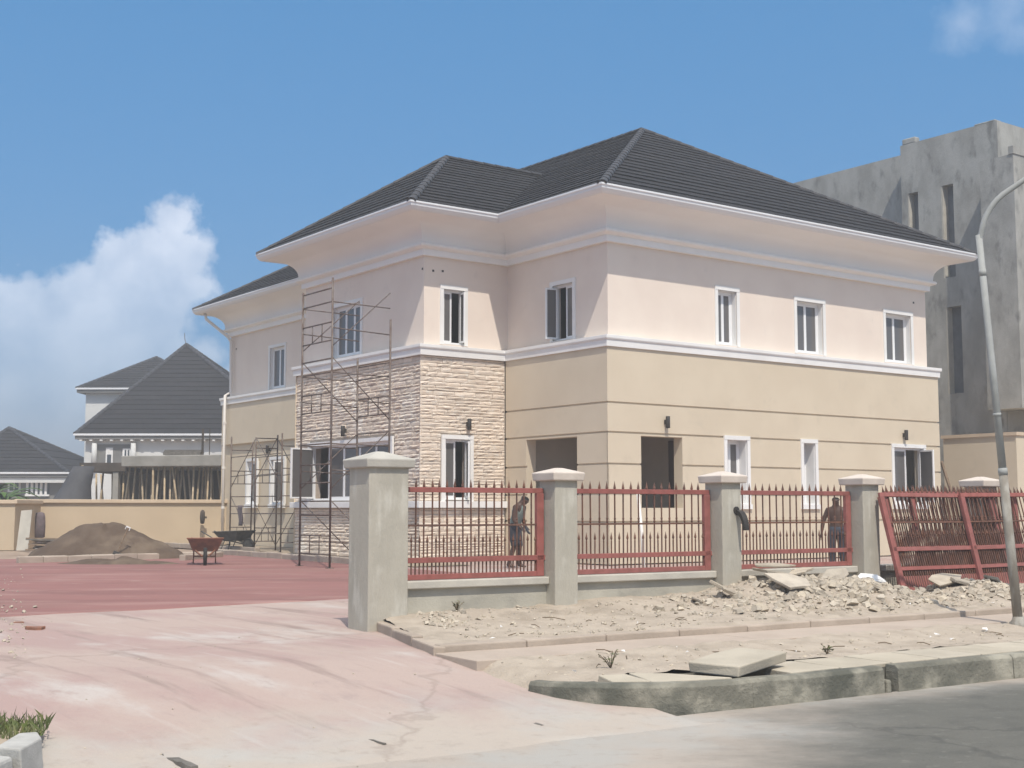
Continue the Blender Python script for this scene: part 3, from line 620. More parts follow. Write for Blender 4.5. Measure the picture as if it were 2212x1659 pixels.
roof_slope(house,mA,mB_,AP,AP,.37); roof_slope(house,mF,mA,AP2,AP,.37); roof_slope(house,mB_,mG,AP,AP2,.74); roof_slope(house,mG,mF,AP2,AP2,.74)
for p in ((mA,AP),(mB_,AP),(AP,AP2),(mF,AP2),(mG,AP2)): cap_line(house,p)
lD=Vector((AD-OG,BC-OG,zg+.001)); lE=Vector((AD-OG,BE+OG,zg+.001)); lX=Vector((.25,7.2,11.37-YZ)); rx=4.4
lR1=Vector((rx,7.2,11.37-YZ)); lD2=Vector((rx,BC-OG,zg+.001)); lE2=Vector((rx,BE+OG,zg+.001))
# the bay roof runs back until it dies into the main slope
def on_main(b,zv):  # a on the main left slope at height zv
    n=plane_up(mF,mA,AP); return mA.x+0
nM=plane_up(mF,mA,AP)
def hitmain(p): # slide p along +a on to the main slope plane
    k=nM.dot(mA-p)/nM.x; return p+Vector((k,0,0))
T1=hitmain(lX); D1=hitmain(lD); E1_=hitmain(lE)
roof_slope(house,lE,lD,lX,lX,.37); roof_slope(house,lD,D1+Vector((.02,0,0)),lX,T1+Vector((.05,0,0)),.37); roof_slope(house,E1_,lE,T1,lX,.37)
for p in ((lD,lX),(lE,lX),(lX,T1)): cap_line(house,p)
# ================================================================== THE STREET FENCE
def pillar(name,label,s,n,wd,zg,zs,zr,za,ov,capmat,group=None):
    t=thing(name,label,'pillar',S(s,n,zg),TS,group)
    mb=MB(); k=10
    for i in range(k): pass
    z1=zs-zg; jv=lambda i:.004*fbm(i*1.7,s)
    rows=[[(jv(i),jv(i+9),z1*i/k),(wd+jv(i+3),jv(i+5),z1*i/k),(wd+jv(i+2),wd,z1*i/k),(jv(i+4),wd,z1*i/k)] for i in range(k+1)]
    mb.add([p for r_ in rows for p in r_],[(4*i+j,4*i+(j+1)%4,4*i+4+(j+1)%4,4*i+4+j) for i in range(k) for j in range(4)]+[(3,2,1,0)])
    ob('shaft',mb,'concrete_pillar',t,bevel=.012)
    a,b=-ov,wd+ov; c=wd/2; z0,z1,z2=zs-zg,zr-zg,za-zg; e=.035
    cp=MB().add([(a+.012,a+.012,z0),(b-.012,a+.012,z0),(b-.012,b-.012,z0),(a+.012,b-.012,z0),(a,a,z1),(b,a,z1),(b,b,z1),(a,b,z1),(c-e,c-e,z2),(c+e,c-e,z2),(c+e,c+e,z2),(c-e,c+e,z2)],
        [(3,2,1,0)]+[(i,(i+1)%4,4+(i+1)%4,4+i) for i in range(4)]+[(4+i,4+(i+1)%4,8+(i+1)%4,8+i) for i in range(4)]+[(8,9,10,11)])
    ob('cap',cp,capmat,t,bevel=.012); return t
pillar('gate_pillar','large grey concrete gate pillar beside the pink driveway',-.94,4.88,.49,.2,2.05,2.145,2.235,.06,'cap_grey')
PS=[1.53,4.18,6.83,9.48]; GRP='capped pillars of the street fence'
pl_=[pillar('fence_pillar',lb,s,4.88,.33,.25,1.935,2.03,2.09,.07,'cap_plaster',GRP) for s,lb in zip(PS,
   ('fence pillar nearest the big gate pillar, beside the stooping man','fence pillar with the black curved lamp on its side','fence pillar beside the shirtless man and the rubble heap','fence pillar half hidden behind the leaning red gates'))]
# low walls between the pillars
ends=[(-.45,1.53),(1.86,4.18),(4.51,6.83),(7.16,9.48),(9.81,16)]
for (a,b),lb in zip(ends,('low plastered wall between the gate pillar and the next pillar','low plastered wall between the stooping man\'s pillar and the lamp pillar','low plastered wall behind the rubble heap','low plastered wall behind the leaning red gates','low plastered wall right of the street lamp')):
    t=thing('low_wall',lb,'wall',S(a,5.0,.25),TS,'low walls of the street fence'); Ln=b-a
    ob('wall',MB().box(0.003,Ln-.003,.06,.26,0,.455),'fence_wall',t)
    ob('coping',MB().box(0.002,Ln-.002,-.005,.30,.457,.545),'fence_coping',t,bevel=.012)
# iron panels
SPEAR=[(.004,-.02),(.011,-.01),(.012,.0),(.007,.012),(.012,.022),(.019,.038),(.014,.062),(.006,.095),(.001,.125)]
def bar_mesh(z0,z1,knuckle=None,sp=1.,r=.0085):
    mb=MB().box(-r,r,-r,r,z0,z1)
    mb.lathe([(a*sp,z1+b*sp) for a,b in SPEAR],0,0,6)
    for kz in (knuckle or ()): mb.lathe([(.009,kz-.035),(.016,kz-.02),(.011,kz),(.016,kz+.02),(.009,kz+.035)],0,0,6)
    return mb.mesh('bar','rusty_bar')
BLONG=bar_mesh(.02,1.02,(.66,),1.,.007); BSHORT=bar_mesh(.02,.40,None,.9,.0065)
def iron_panel(name,label,Ln,loc,rot,nb=20,tall=0.,group=None):
    t=thing(name,label,'gate' if tall else 'fence panel',loc,0,group); t.rotation_euler=rot
    ob('top_rail',MB().box(0,Ln,-.02,.02,.985+tall,1.045+tall),'red_primer',t,bevel=.004); ob('bottom_rail',MB().box(.02,Ln-.1,-.022,.022,0,.06),'red_primer',t,bevel=.004)
    ob('lower_rail',MB().box(0,Ln+.02,-.03,-.008,.19+tall,.25+tall),'red_primer',t,bevel=.004); ob('middle_rail',MB().box(0.02,Ln-.05,-.012,.012,.60+tall,.622+tall),'rusty_bar',t)
    ob('end_post',MB().box(Ln-.10,Ln,-.03,.03,.0,.984+tall),'red_primer',t,bevel=.006)
    if tall:
        ob('end_post',MB().box(-.02,.07,-.03,.03,.0,.984+tall),'red_primer',t,bevel=.006)
        ob('lower_rail',MB().box(0.07,Ln-.1,-.02,.02,.30,.35),'red_primer',t); ob('kick_plate',MB().box(.07,Ln-.1,.0,.008,.06,.22),'red_primer',t)
    st=(Ln-.16)/nb
    for i in range(nb):
        x=.05+st*(i+.5)+rnd.uniform(-.004,.004)
        o=link('bar',BLONG,t,(x,.004,tall),(rnd.uniform(-.006,.006),rnd.uniform(-.006,.006),0)); 
        o=link('bar',BSHORT,t,(x+st/2,.004,tall),(0,rnd.uniform(-.01,.01),0))
        if tall: 
            lo=link('bar',BLOW,t,(x,.004,0)); lo=link('bar',BLOW,t,(x+st/2,.004,0))
    return t
BLOW=MB().box(-.0085,.0085,-.0085,.0085,.03,.5).mesh('bar','rusty_bar')
GI='red iron fence panels'
for (a,b),lb in zip(ends[:3],('red iron fence panel next to the big gate pillar, before the stooping man','red iron fence panel in front of the porch','red iron fence panel in front of the shirtless man')):
    iron_panel('iron_fence_panel',lb,b-a-.03,S(a+.015,5.12,.80),(0,0,TS),17,0,GI)
for (s,n,ang,dz,Ln,lb) in ((7.06,4.42,-.27,.0,2.5,'front red iron gate of the leaning stack'),(7.20,4.56,-.2,.02,2.45,'second red iron gate of the leaning stack'),(7.75,4.66,-.12,.0,2.4,'rearmost red iron gate of the leaning stack'),(8.75,4.40,-.24,.0,2.5,'red iron gate leaning behind the street lamp pole')):
    iron_panel('loose_iron_gate',lb,Ln,S(s,n,zB(s,n)-.03+dz),Euler((ang,R(rnd.uniform(-.6,1.2)),TS),'XYZ'),25,.38,'loose red gates leaning on the fence')
# curved lamp on the second pillar
t=thing('pillar_lamp','black curved lamp on the fence pillar','lamp',S(4.42,4.88,1.6),TS)
m=MB(); m.lathe([(.05,-.0),(.05,.015),(.03,.02)],0,0,10); m.xf(Matrix.Translation((0,0,-.02))@Matrix.Rotation(R(90),4,'X')); ob('back_plate',m,'lamp_metal',t)
m=MB(); vs=[];fs=[]; k=12
for i in range(k+1):
    a=R(-15+105*i/k); wd=.035+.01*math.sin(i/k*math.pi)
    for q in (-1,1): vs+=[(q*wd+.02,-.03-.15*math.sin(a)*1.-.0,-.14+.26*math.cos(a)-.04+.0*q),(q*wd*.8+.02,-.03-.10*math.sin(a),-.14+.20*math.cos(a)-.04)]
fs=[]
for i in range(k):
    o=4*i; fs+=[(o,o+4,o+6,o+2),(o+1,o+3,o+7,o+5),(o,o+1,o+5,o+4),(o+2,o+6,o+7,o+3)]
fs+=[(0,2,3,1),(4*k,4*k+1,4*k+3,4*k+2)]
m.add(vs,fs); m.xf(Matrix.Scale(-1,4,(0,0,1))); m.xf(Matrix.Translation((0,0,-.10))@Matrix.Rotation(R(180),4,'X')@Matrix.Scale(-1,4,(0,1,0))) 
ob('hood',m,'lamp_metal',t); 
# ------------------------------------------------------------------ rubble
def chunk(r,sx,sy,sz,seed,n=7):
    """jagged flat slab of broken concrete"""
    q=random.Random(seed); pts=[]
    for i in range(n):
        a=2*math.pi*(i+q.uniform(-.42,.42))/n; k=q.choice((.62,.8,.95,1.08,1.18)); pts.append((sx*k*math.cos(a),sy*k*math.sin(a)))
    b=[(x*q.uniform(.9,1.03),y*q.uniform(.9,1.03),-sz*q.uniform(.7,1.)) for x,y in pts]; t=[(x,y,sz*q.uniform(-.12,.12)) for x,y in pts]
    return MB().hexa(b,t)
SL=[(4.55,4.10,.20,.42,.30,.035,(.30,-.05,.3),'large flat broken slab lying on top of the rubble heap'),
    (3.75,4.28,.12,.36,.16,.04,(.25,.42,-.3),'long broken slab tilted against the lamp pillar base'),
    (4.7,4.62,.22,.40,.20,.03,(.1,.12,.1),'dark edged slab at the back of the heap under the coping'),
    (5.25,4.55,.20,.36,.22,.03,(-.1,-.16,.4),'stacked broken slab right of the large flat one'),
    (5.0,4.70,.30,.42,.17,.028,(.12,.02,-.1),'topmost broken slab of the rubble heap'),
    (5.75,4.45,.14,.30,.17,.03,(.5,-.3,.2),'broken slab sloping down beside the white sack'),
    (5.6,3.55,.08,.17,.12,.04,(.4,.3,.7),'pale broken block low on the heap near the edging'),
    (5.05,3.35,.07,.13,.10,.045,(-.3,.5,1.2),'small square broken block below the large flat slab'),
    (7.55,4.05,.16,.42,.20,.03,(.35,-.12,.2),'broken slab roof-like over the hollow by the red gates'),
    (7.75,3.85,.05,.30,.18,.04,(.2,.25,-.4),'broken slab at the foot of the leaning gates'),
    (8.35,3.9,.10,.28,.16,.035,(.15,.35,.5),'broken slab sliding towards the street lamp'),
    (3.3,4.35,.04,.22,.13,.03,(.5,.1,.9),'broken slab leaning on the low wall left of the lamp pillar')]
for i,(s,n,dz,sx,sy,sz,rt,lb) in enumerate(SL):
    o=ob('broken_slab',chunk(1,sx*.85,sy*.85,sz*1.25,i+3),'broken_concrete',None,bevel=.008,loc=S(s,n,zB(s,n)+dz*.62),rot=(rt[0],rt[1],TS+rt[2])); tag(o,lb,'rubble','broken concrete slabs on the verge')
# small stones and crumbs: past counting
def pebble(q,sz):
    n=6; top=[];bot=[]
    for i in range(n):
        a=2*math.pi*i/n+q.uniform(-.3,.3); k=q.uniform(.7,1.15)*sz; bot.append((k*math.cos(a),k*math.sin(a)*.8,-sz*.3)); top.append((k*.62*math.cos(a+.2),k*.6*math.sin(a+.2),sz*q.uniform(.25,.6)))
    return MB().hexa(bot,top).xf(Euler((q.uniform(-.7,.7),q.uniform(-.7,.7),q.uniform(0,6.3))).to_matrix().to_4x4())
mb=MB(); q=random.Random(5)
for i in range(2600):
    r_=q.random()
    if r_<.55: s,n=q.gauss(5.2,1.0),q.gauss(4.0,.55); sz=q.choice((.01,.012,.015,.02,.02,.028,.038,.055,.085))
    elif r_<.68: s,n=q.gauss(8.0,.5),q.gauss(3.75,.35); sz=q.choice((.02,.03,.05,.07))
    elif r_<.82: s,n=q.uniform(-.9,3.4),q.uniform(2.9,4.9); sz=q.choice((.01,.014,.02,.03))
    elif r_<.9: s,n=q.gauss(-.5,.35),q.gauss(4.5,.25); sz=q.choice((.015,.02,.03,.045))
    else: s,n=q.uniform(2,11),q.uniform(2.8,4.8); sz=q.choice((.012,.018,.03))
    if n<2.78 or n>4.98 or s<-.95+.25*(n-2.7): continue
    z=zB(s,n); mb.add(*(lambda p:(p.v,p.f))(pebble(q,sz).off(S(s,n,z+sz*.15))))
for i in range(260):
    s,n=q.uniform(-1.3,9),q.uniform(.8,1.8); sz=q.choice((.008,.012,.018,.028)); z=soilA(s,n)[2]; mb.add(*(lambda p:(p.v,p.f))(pebble(q,sz).off(S(s,n,z+sz*.1))))
tag(ob('rubble',mb,'broken_concrete'),'crumbled concrete and stones strewn over the verge','rubble',None,'stuff')
mb=MB(); q=random.Random(21)                                  # scraps of plastic and paper, past counting
for i in range(46):
    s_,n_=(q.uniform(-.8,9),q.uniform(2.85,4.7)) if i%3 else (q.uniform(-1,9),q.uniform(.85,1.8)); z=zB(s_,n_) if n_>2.7 else soilA(s_,n_)[2]; a=q.uniform(.015,.05)
    p=S(s_,n_,z+.012); v4=[(p.x+q.uniform(-a,a),p.y+q.uniform(-a,a),p.z+q.uniform(-.004,.03)) for _ in range(4)]; mb.add(v4,[(0,1,2),(0,2,3)])
tag(ob('litter',mb,'white_cloth'),'white scraps of litter on the verge','litter',None,'stuff')
mb=MB()
for i in range(38):
    s_,n_=(q.uniform(-.6,8),q.uniform(2.9,4.6)) if i%3 else (q.uniform(-.8,8),q.uniform(.9,1.75)); z=zB(s_,n_) if n_>2.7 else soilA(s_,n_)[2]; a=q.uniform(0,3.14); ln=q.uniform(.06,.28); p=S(s_,n_,z+.012); d=Vector((math.cos(a),math.sin(a),q.uniform(-.05,.12)))*ln
    mb.tube([p,p+d*.5+Vector((0,0,.012)),p+d],.0045,4)
tag(ob('twigs',mb,'dry_twig'),'dry twigs scattered on the verge soil','twigs',None,'stuff')
def weed(label,s_,n_,h,seed):
    q=random.Random(seed); t=thing('weed',label,'weed',S(s_,n_,(zB(s_,n_) if n_>2.7 else soilA(s_,n_)[2])-.005)); st=MB(); lf=MB()
    for i in range(9):
        a=q.uniform(0,6.3); r_=q.uniform(.3,1)*h*.7; e=Vector((r_*math.cos(a),r_*math.sin(a),h*q.uniform(.5,1.))); st.tube([(0,0,0),e*.5+Vector((0,0,.02)),e],.003,4)
        for k in range(6):
            c=e*q.uniform(.4,1.); w_=q.uniform(.008,.016); b=q.uniform(0,6.3); dx=Vector((math.cos(b),math.sin(b),.3))*w_*2; dy=Vector((-math.sin(b),math.cos(b),0))*w_; lf.add([c,c+dx*.5+dy,c+dx,c+dx*.5-dy],[(0,1,2,3)])
    ob('stems',st,'dry_twig',t); tag(ob('leaves',lf,'grass_blade',t),kind='stuff')
weed('small dry weed on the soil strip near the kerb end',-.55,1.1,.16,1); weed('small green weed on the soil strip right of the lifted slab',1.9,.95,.10,2); weed('small weed at the foot of the low wall by the gate pillar',.1,4.75,.14,3)
# white sack half buried by the pillar
m=MB(); n_,k_=14,9; vs=[];fs=[]
for j in range(k_+1):
    ph=math.pi*j/k_
    for i in range(n_):
        a=2*math.pi*i/n_; f_=1+.22*fbm(math.cos(a)*2,math.sin(a)*2,ph*2); vs.append((.24*math.sin(ph)*math.cos(a)*f_,.14*math.sin(ph)*math.sin(a)*f_,.09*math.cos(ph)*(1 if ph<1.6 else .5)*f_))
for j in range(k_):
    for i in range(n_): fs.append((j*n_+i,j*n_+(i+1)%n_,(j+1)*n_+(i+1)%n_,(j+1)*n_+i))
tag(ob('cement_sack',m.add(vs,fs),'white_cloth',None,False,loc=S(6.55,4.52,zB(6.55,4.52)+.06),rot=(.1,.15,TS-.2)),'crumpled white sack in front of the fence pillar by the rubble','sack')
# lifted drain slab
m=MB().hexa([(-.46,-.24,-.09),(.45,-.25,-.09),(.47,.20,-.09),(.05,.25,-.09),(-.44,.22,-.09)],[(-.45,-.25,0),(.44,-.26,0),(.46,.21,0),(.06,.26,0),(-.45,.23,0)])
tag(ob('lifted_drain_slab',m,'pale_slab',None,bevel=.012,loc=S(.36,.52,.345),rot=Euler((.015,-.05,TS+.36))),'thick pale drain slab lifted askew over the open drain','slab')
# kerb stones, timber and litter in the drive
kb=thing('white_kerb','dusty white kerb blocks cut by the bottom left corner of the photo','kerb',(-2.93,7.98,.03),0)
def kpoly(pts,z0,z1): return MB().hexa([(x*1.+(.02 if x>-.03 else -.02),y,z0) for x,y in pts],[(x,y,z1) for x,y in pts])
ob('kerb_block',kpoly([(-.06,-.22),(.115,-.30),(.10,.08),(.0,.29),(-.10,.24)],-.03,.20),'kerb_white',kb,bevel=.012)
ob('kerb_block',kpoly([(-.13,-1.1),(.06,-1.1),(.085,-.33),(-.07,-.25)],-.03,.165),'kerb_white',kb,bevel=.02)
ob('bed_soil',MB().add([(-.13,-1.1,.13),(-.06,-.22,.15),(-.10,.24,.16),(.0,.30,.15),(-.12,.75,.16),(-1.6,1.3,.16),(-1.6,-1.1,.14)],[(0,1,2,3,4,5,6)]),'soil',kb)
gr=MB(); q=random.Random(9)
for i in range(1500):
    x,y=q.uniform(-1.2,.0),q.uniform(.22,.85)
    if x>.02-.22*(y-.25) or (y<.3 and q.random()<.5): continue
    h=q.uniform(.03,.10)*(1.7 if q.random()<.05 else 1); a=q.uniform(0,6.3); le=q.uniform(.2,.8)*h; wd=.0045
    dx,dy=math.cos(a),math.sin(a); gr.add([(x-dy*wd,y+dx*wd,.15),(x+dy*wd,y-dx*wd,.15),(x+dx*le*.4+dy*wd*.7,y+dy*le*.4-dx*wd*.7,.15+h*.65),(x+dx*le,y+dy*le,.15+h)],[(0,1,2,3)])
g=ob('grass',gr,'grass_blade',None,loc=kb.location); tag(g,'tuft of short grass behind the white kerb blocks','grass',None,'stuff')
def stick(label,x0,y0,x1,y1,z,wd,hh,mat='grey_timber'):
    a,b=gp(x0,y0,z),gp(x1,y1,z); d=b-a; Ln=d.length; mb=MB(); k=8; q=random.Random(int(x0)); vs=[]
    for i in range(k+1):
        x=Ln*i/k; w_=wd*q.uniform(.7,1.1)*(.5 if i in(0,k) else 1); vs+=[(x,-w_,0),(x,w_,0),(x,w_*.8,hh*q.uniform(.7,1.1)),(x,-w_*.8,hh*q.uniform(.7,1.1))]
    fs=[(4*i+j,4*i+4+j,4*i+4+(j+1)%4,4*i+(j+1)%4) for i in range(k) for j in range(4)]+[(0,1,2,3),(4*k+3,4*k+2,4*k+1,4*k)]
    tag(ob('timber_strip',mb.add(vs,fs),mat,None,loc=a,rot=(0,0,math.atan2(d.y,d.x))),label,'timber','weathered timber strips on the driveway')
stick('thin grey timber strip lying alone mid-driveway near the bottom',752,1592,832,1613,.012,.022,.025)
stick('thin grey timber strip lying at the road edge below the kerb end',1074,1553,1172,1571,.014,.03,.02)
stick('broad dark timber piece cut by the bottom edge of the photo',352,1638,420,1668,.012,.05,.04)
def hd(p): 
    qv=p-SO; n=qv.dot(NS); return h_drive(max(-.3,n))
mb=MB(); q=random.Random(15)
for i in range(170):
    if i<70: p=gp(q.uniform(-30,60),q.uniform(1335,1420),.29)
    elif i<110: p=gp(q.uniform(0,900),q.uniform(1340,1640),.2)
    else: p=gp(q.gauss(10,30),q.uniform(1230,1330),.30)
    z=hd(p) if (p-SO).dot(NS)<9 else .325; sz=q.choice((.01,.014,.02,.035)) if i<70 or i>=110 else q.choice((.006,.009,.012))
    mb.add(*(lambda pb:(pb.v,pb.f))(pebble(q,sz).off((p.x,p.y,z+sz*.15))))
tag(ob('grit',mb,'broken_concrete'),'stones and grit scattered on the driveway','stones',None,'stuff')
for (x,y,sz,lb) in ((43,1347,.07,'round brown stone at the left edge of the driveway'),(78,1361,.13,'brown brick fragment at the left edge of the driveway')):
    p=gp(x,y,.29); o=ob('brick_fragment' if sz>.1 else 'loose_stone',chunk(1,sz,sz*.6,sz*.4,int(x)),'barrow_paint',None,bevel=.01,loc=(p.x,p.y,.29+sz*.3)); tag(o,lb,'rubble')
# ------------------------------------------------------------------ street lamp
LB=gp(2200,1345,.3)
t=thing('street_lamp','tall grey curved-arm street lamp post on the verge','street lamp',(LB.x,LB.y,.27),0)
lean=Vector((-.063,.01,1))
P=lambda z:(lean.x*z,lean.y*z,z)
ob('foot',MB().lathe([(.11,-.05),(.10,.03),(.07,.06),(.06,.10)],0,0,14),'pole_base',t,True)
ob('lower_post',MB().tube([P(.0),P(1.75)],.055,14,True,.05),'pole_base',t,True); ob('collar',MB().tube([P(1.72),P(1.80)],.053,14),'galvanised',t,True)
ob('upper_post',MB().tube([P(1.78),P(3.0),P(4.55)],[.045,.041,.038],14),'galvanised',t,True); ob('collar',MB().tube([P(2.40),P(2.44)],.047,14),'galvanised',t,True); ob('collar',MB().tube([P(4.06),P(4.14)],.042,14),'galvanised',t,True)
b0=Vector(P(4.5)); pts=[b0-Vector((lean.x*.2,0,.2)),b0]
for i in range(1,9):
    a=R(-4+52*i/8); pts.append(b0+Vector((.02+.62*(1-math.cos(a))+.03*i/8,-.1*i/8,.62*math.sin(a)+.05)))
pts.append(pts[-1]+Vector((.9,-.2,.62))); pts.append(pts[-1]+Vector((.5,-.1,.12)))
ob('arm',MB().tube(pts,[.037]*2+[.034]*8+[.03,.028],12),'galvanised',t,True)
e=pts[-1]; hd_=MB(); hd_.hexa([(e.x-.05,e.y-.1,e.z-.05),(e.x+.55,e.y-.18,e.z+.03),(e.x+.55,e.y+.02,e.z+.03),(e.x-.05,e.y+.1,e.z-.05)],[(e.x-.05,e.y-.06,e.z+.06),(e.x+.55,e.y-.14,e.z+.1),(e.x+.55,e.y-.02,e.z+.1),(e.x-.05,e.y+.06,e.z+.06)])
ob('lantern',hd_,'galvanised',t,bevel=.02)
# ================================================================== THE YARD
def hp(a,b,z=0.): return HO+a*U+b*V+Vector((0,0,z))            # house frame, z above the yard
# boundary wall at the back of the yard, with its return along the left side
W0,W1=gp(34,1185,.33),Vector((-9.4,47.2,.33)); W0=at(34,1100,44.5); W0.z=.30
t=thing('boundary_wall','yellow plastered boundary wall behind the sand heap','wall',W0,math.atan2(W1.y-W0.y,W1.x-W0.x)); Ln=(Vector((W1.x,W1.y,0))-Vector((W0.x,W0.y,0))).length
ob('wall',MB().box(0,Ln,0,.2,0,1.50),'yellow_wall',t); ob('coping',MB().box(-.05,Ln,-.09,.28,1.50,1.62),'yellow_coping',t,bevel=.01)
PA=at(36,1100,41.5)
t=thing('side_wall','end of the yellow side wall with coping at the left edge of the photo','wall',(PA.x-.05,PA.y,.30),R(95))
ob('wall',MB().box(-.0,3.0,0,1.4,0,1.46),'yellow_wall',t); ob('coping',MB().box(-.08,3.0,-.08,1.5,1.46,1.58),'yellow_coping',t,bevel=.01)
b=at(38,1100,40.8); t=tag(ob('leaning_board',MB().hexa([(0,0,0),(.36,0,0),(.36,.03,0),(0,.03,0)],[(0.02,.25,1.22),(.36,.25,1.25),(.36,.28,1.25),(.02,.28,1.22)]),'fence_coping',None,loc=(b.x,b.y,.32)),'pale board leaning on the side wall at the left edge','board')
def wall_lamp(label,x,y,Y,sz):
    p=at(x,y,Y); t=thing('boundary_lamp',label,'lamp',p,math.atan2(W1.y-W0.y,W1.x-W0.x))
    ob('back_plate',MB().box(-.05*sz,.05*sz,.05,.09,-.1*sz,.1*sz),'shutter_dark',t); ob('arm',MB().box(.0,.16*sz,-.02,.06,-.03*sz,.04*sz),'shutter_dark',t,bevel=.01)
    ob('hood',MB().lathe([(.03*sz,-.22*sz),(.07*sz,-.2*sz),(.09*sz,.0),(.08*sz,.2*sz),(.03*sz,.27*sz)],0,-.05,10),'shutter_dark',t,True)
wall_lamp('brown lamp on the yellow boundary wall near the house',437,1118,46.3,1.)
p=at(85,1171,44.0); p.z=.31
t=thing('wrapped_post','purple-grey wrapped post standing at the yellow wall left of the sand','post',p,0); 
ob('wrapping',MB().lathe([(.10,.30),(.17,.36),(.18,.7),(.165,1.02),(.13,1.14),(.05,1.18)],0,0,12),'purple_cloth',t,True); ob('post',MB().lathe([(.10,0),(.09,.31)],0,0,10),'purple_cloth',t,True)
# sand heap
hc=gp(190,1208,.34); heap=MB(); vs=[];fs=[]; nr,na=26,72
def hz(r_,a):
    x,y=r_*math.cos(a),r_*math.sin(a); rx=2.05 if x<0 else 2.3; d=math.hypot(x/rx,y/1.7)
    base=1.02*max(0,1-d)**1.02; top=.80+.03*math.sin(x*3)
    z=min(base,top) if x<.15 else base*.92
    z=-.08+ (z if z<top-.12 else top-.12*math.exp(-(z-top+.12)/.12)) + .09*sstep(0,.15,1-d)
    return z+.05*fbm(x*2.2,y*2.2,1.)*sstep(1.05,.8,d)+.02*fbm(x*8,y*8,2.)
for i in range(nr+1):
    for j in range(na):
        a=2*math.pi*j/na; r_=2.6*i/nr; vs.append((r_*math.cos(a),r_*.8*math.sin(a),hz(r_*1.0,a)*1.14))
for i in range(nr):
    for j in range(na): fs.append((i*na+j,(i+1)*na+j,(i+1)*na+(j+1)%na,i*na+(j+1)%na))
tag(ob('sand_heap',heap.add(vs,fs),'sand',None,True,loc=(hc.x,hc.y+1.2,.34)),'big heap of dark brown sand in the courtyard','sand heap',None,'thing')
m=MB(); vs=[];fs=[]
for i in range(15):
    for j in range(40):
        a=2*math.pi*j/40; r_=i/14; x,y=1.5*r_*math.cos(a),.55*r_*math.sin(a); vs.append((x,y,.14*(1-r_**1.5)*(1+.6*fbm(x*2,y*2))-.012))
for i in range(14):
    for j in range(40): fs.append((i*40+j,(i+1)*40+j,(i+1)*40+(j+1)%40,i*40+(j+1)%40))
p=gp(255,1217,.335); tag(ob('sand_spill',m.add(vs,fs),'sand',None,True,loc=(p.x,p.y,.335)),'low spill of dark sand in front of the big heap','sand heap',None,'thing')
# shovel stuck in the heap
p=at(263,1172,33.2); t=thing('shovel','shovel stuck upright in the right flank of the sand heap','shovel',p,0); t.rotation_euler=(0,R(22),0)
ob('handle',MB().lathe([(.016,-.25),(.016,.40)],0,0,8),'timber',t); ob('grip',MB().box(-.06,.06,-.012,.012,.40,.43).box(-.06,-.045,-.012,.012,.34,.40).box(.045,.06,-.012,.012,.34,.40),'white_cloth',t); ob('blade',MB().box(-.1,.1,-.01,.01,-.55,-.25),'dark_paint',t)
# garden edging and beds
be=tag(thing('bed_edging','pale concrete edging blocks round the unfinished garden beds','kerb',(0,0,.31),0),kind='structure')
def run(p,q,n,wd=.16,h=.15,ofs=0):
    p,q=Vector((p.x,p.y,0)),Vector((q.x,q.y,0)); d=q-p
    for i in range(n):
        if rnd.random()<.04: continue
        a,b=p+d*(i/n),p+d*((i+1)/n); mb=edging((a.x,a.y),(b.x,b.y),wd,0,h,.015); ob('edging_block',mb,'inner_kerb',be,bevel=.02)
run(gp(40,1217,.33),gp(345,1208,.33),6,.16,.17); run(gp(215,1206,.33),gp(480,1203,.33),6,.16,.15); run(gp(400,1211,.33),gp(520,1199,.33),3)
run(hp(-4.35,2.0),hp(-4.1,12.3),11,.18,.16); run(hp(-2.6,12.6),hp(-2.4,20.5),8,.18,.16); run(gp(290,1180,.33),gp(420,1172,.33),3,.16,.2)
def bed(pts,label): struct('garden_bed',MB().add([(p.x,p.y,.345) for p in pts],[tuple(range(len(pts)))]),'soil',label,'soil')
bed([hp(-4.2,1.6),hp(-2.6,1.6),hp(-2.6,10.4),hp(0,10.4),hp(0,21),hp(-2.4,21),hp(-2.4,12.5),hp(-4.0,12.4)],'bare soil of the garden bed along the house')
# stacked old timbers by the wall
t=thing('timber_stack','small stack of old timber pieces left of the sand heap','timber',gp(105,1190,.32)); q=random.Random(4)
for i in range(11):
    m=MB().box(-.55+q.uniform(-.1,.1),.5+q.uniform(-.1,.1),-.05,.05,0,.045); ob('plank',m,'grey_timber' if i%2 else 'timber',t,loc=(q.uniform(-.1,.1),q.uniform(-.2,.2),.03+.045*i*.7),rot=(q.uniform(-.06,.06),q.uniform(-.07,.07),q.uniform(-.45,.45)))
ob('block',MB().box(-.35,.45,-.2,.2,0,.08),'fence_coping',t)
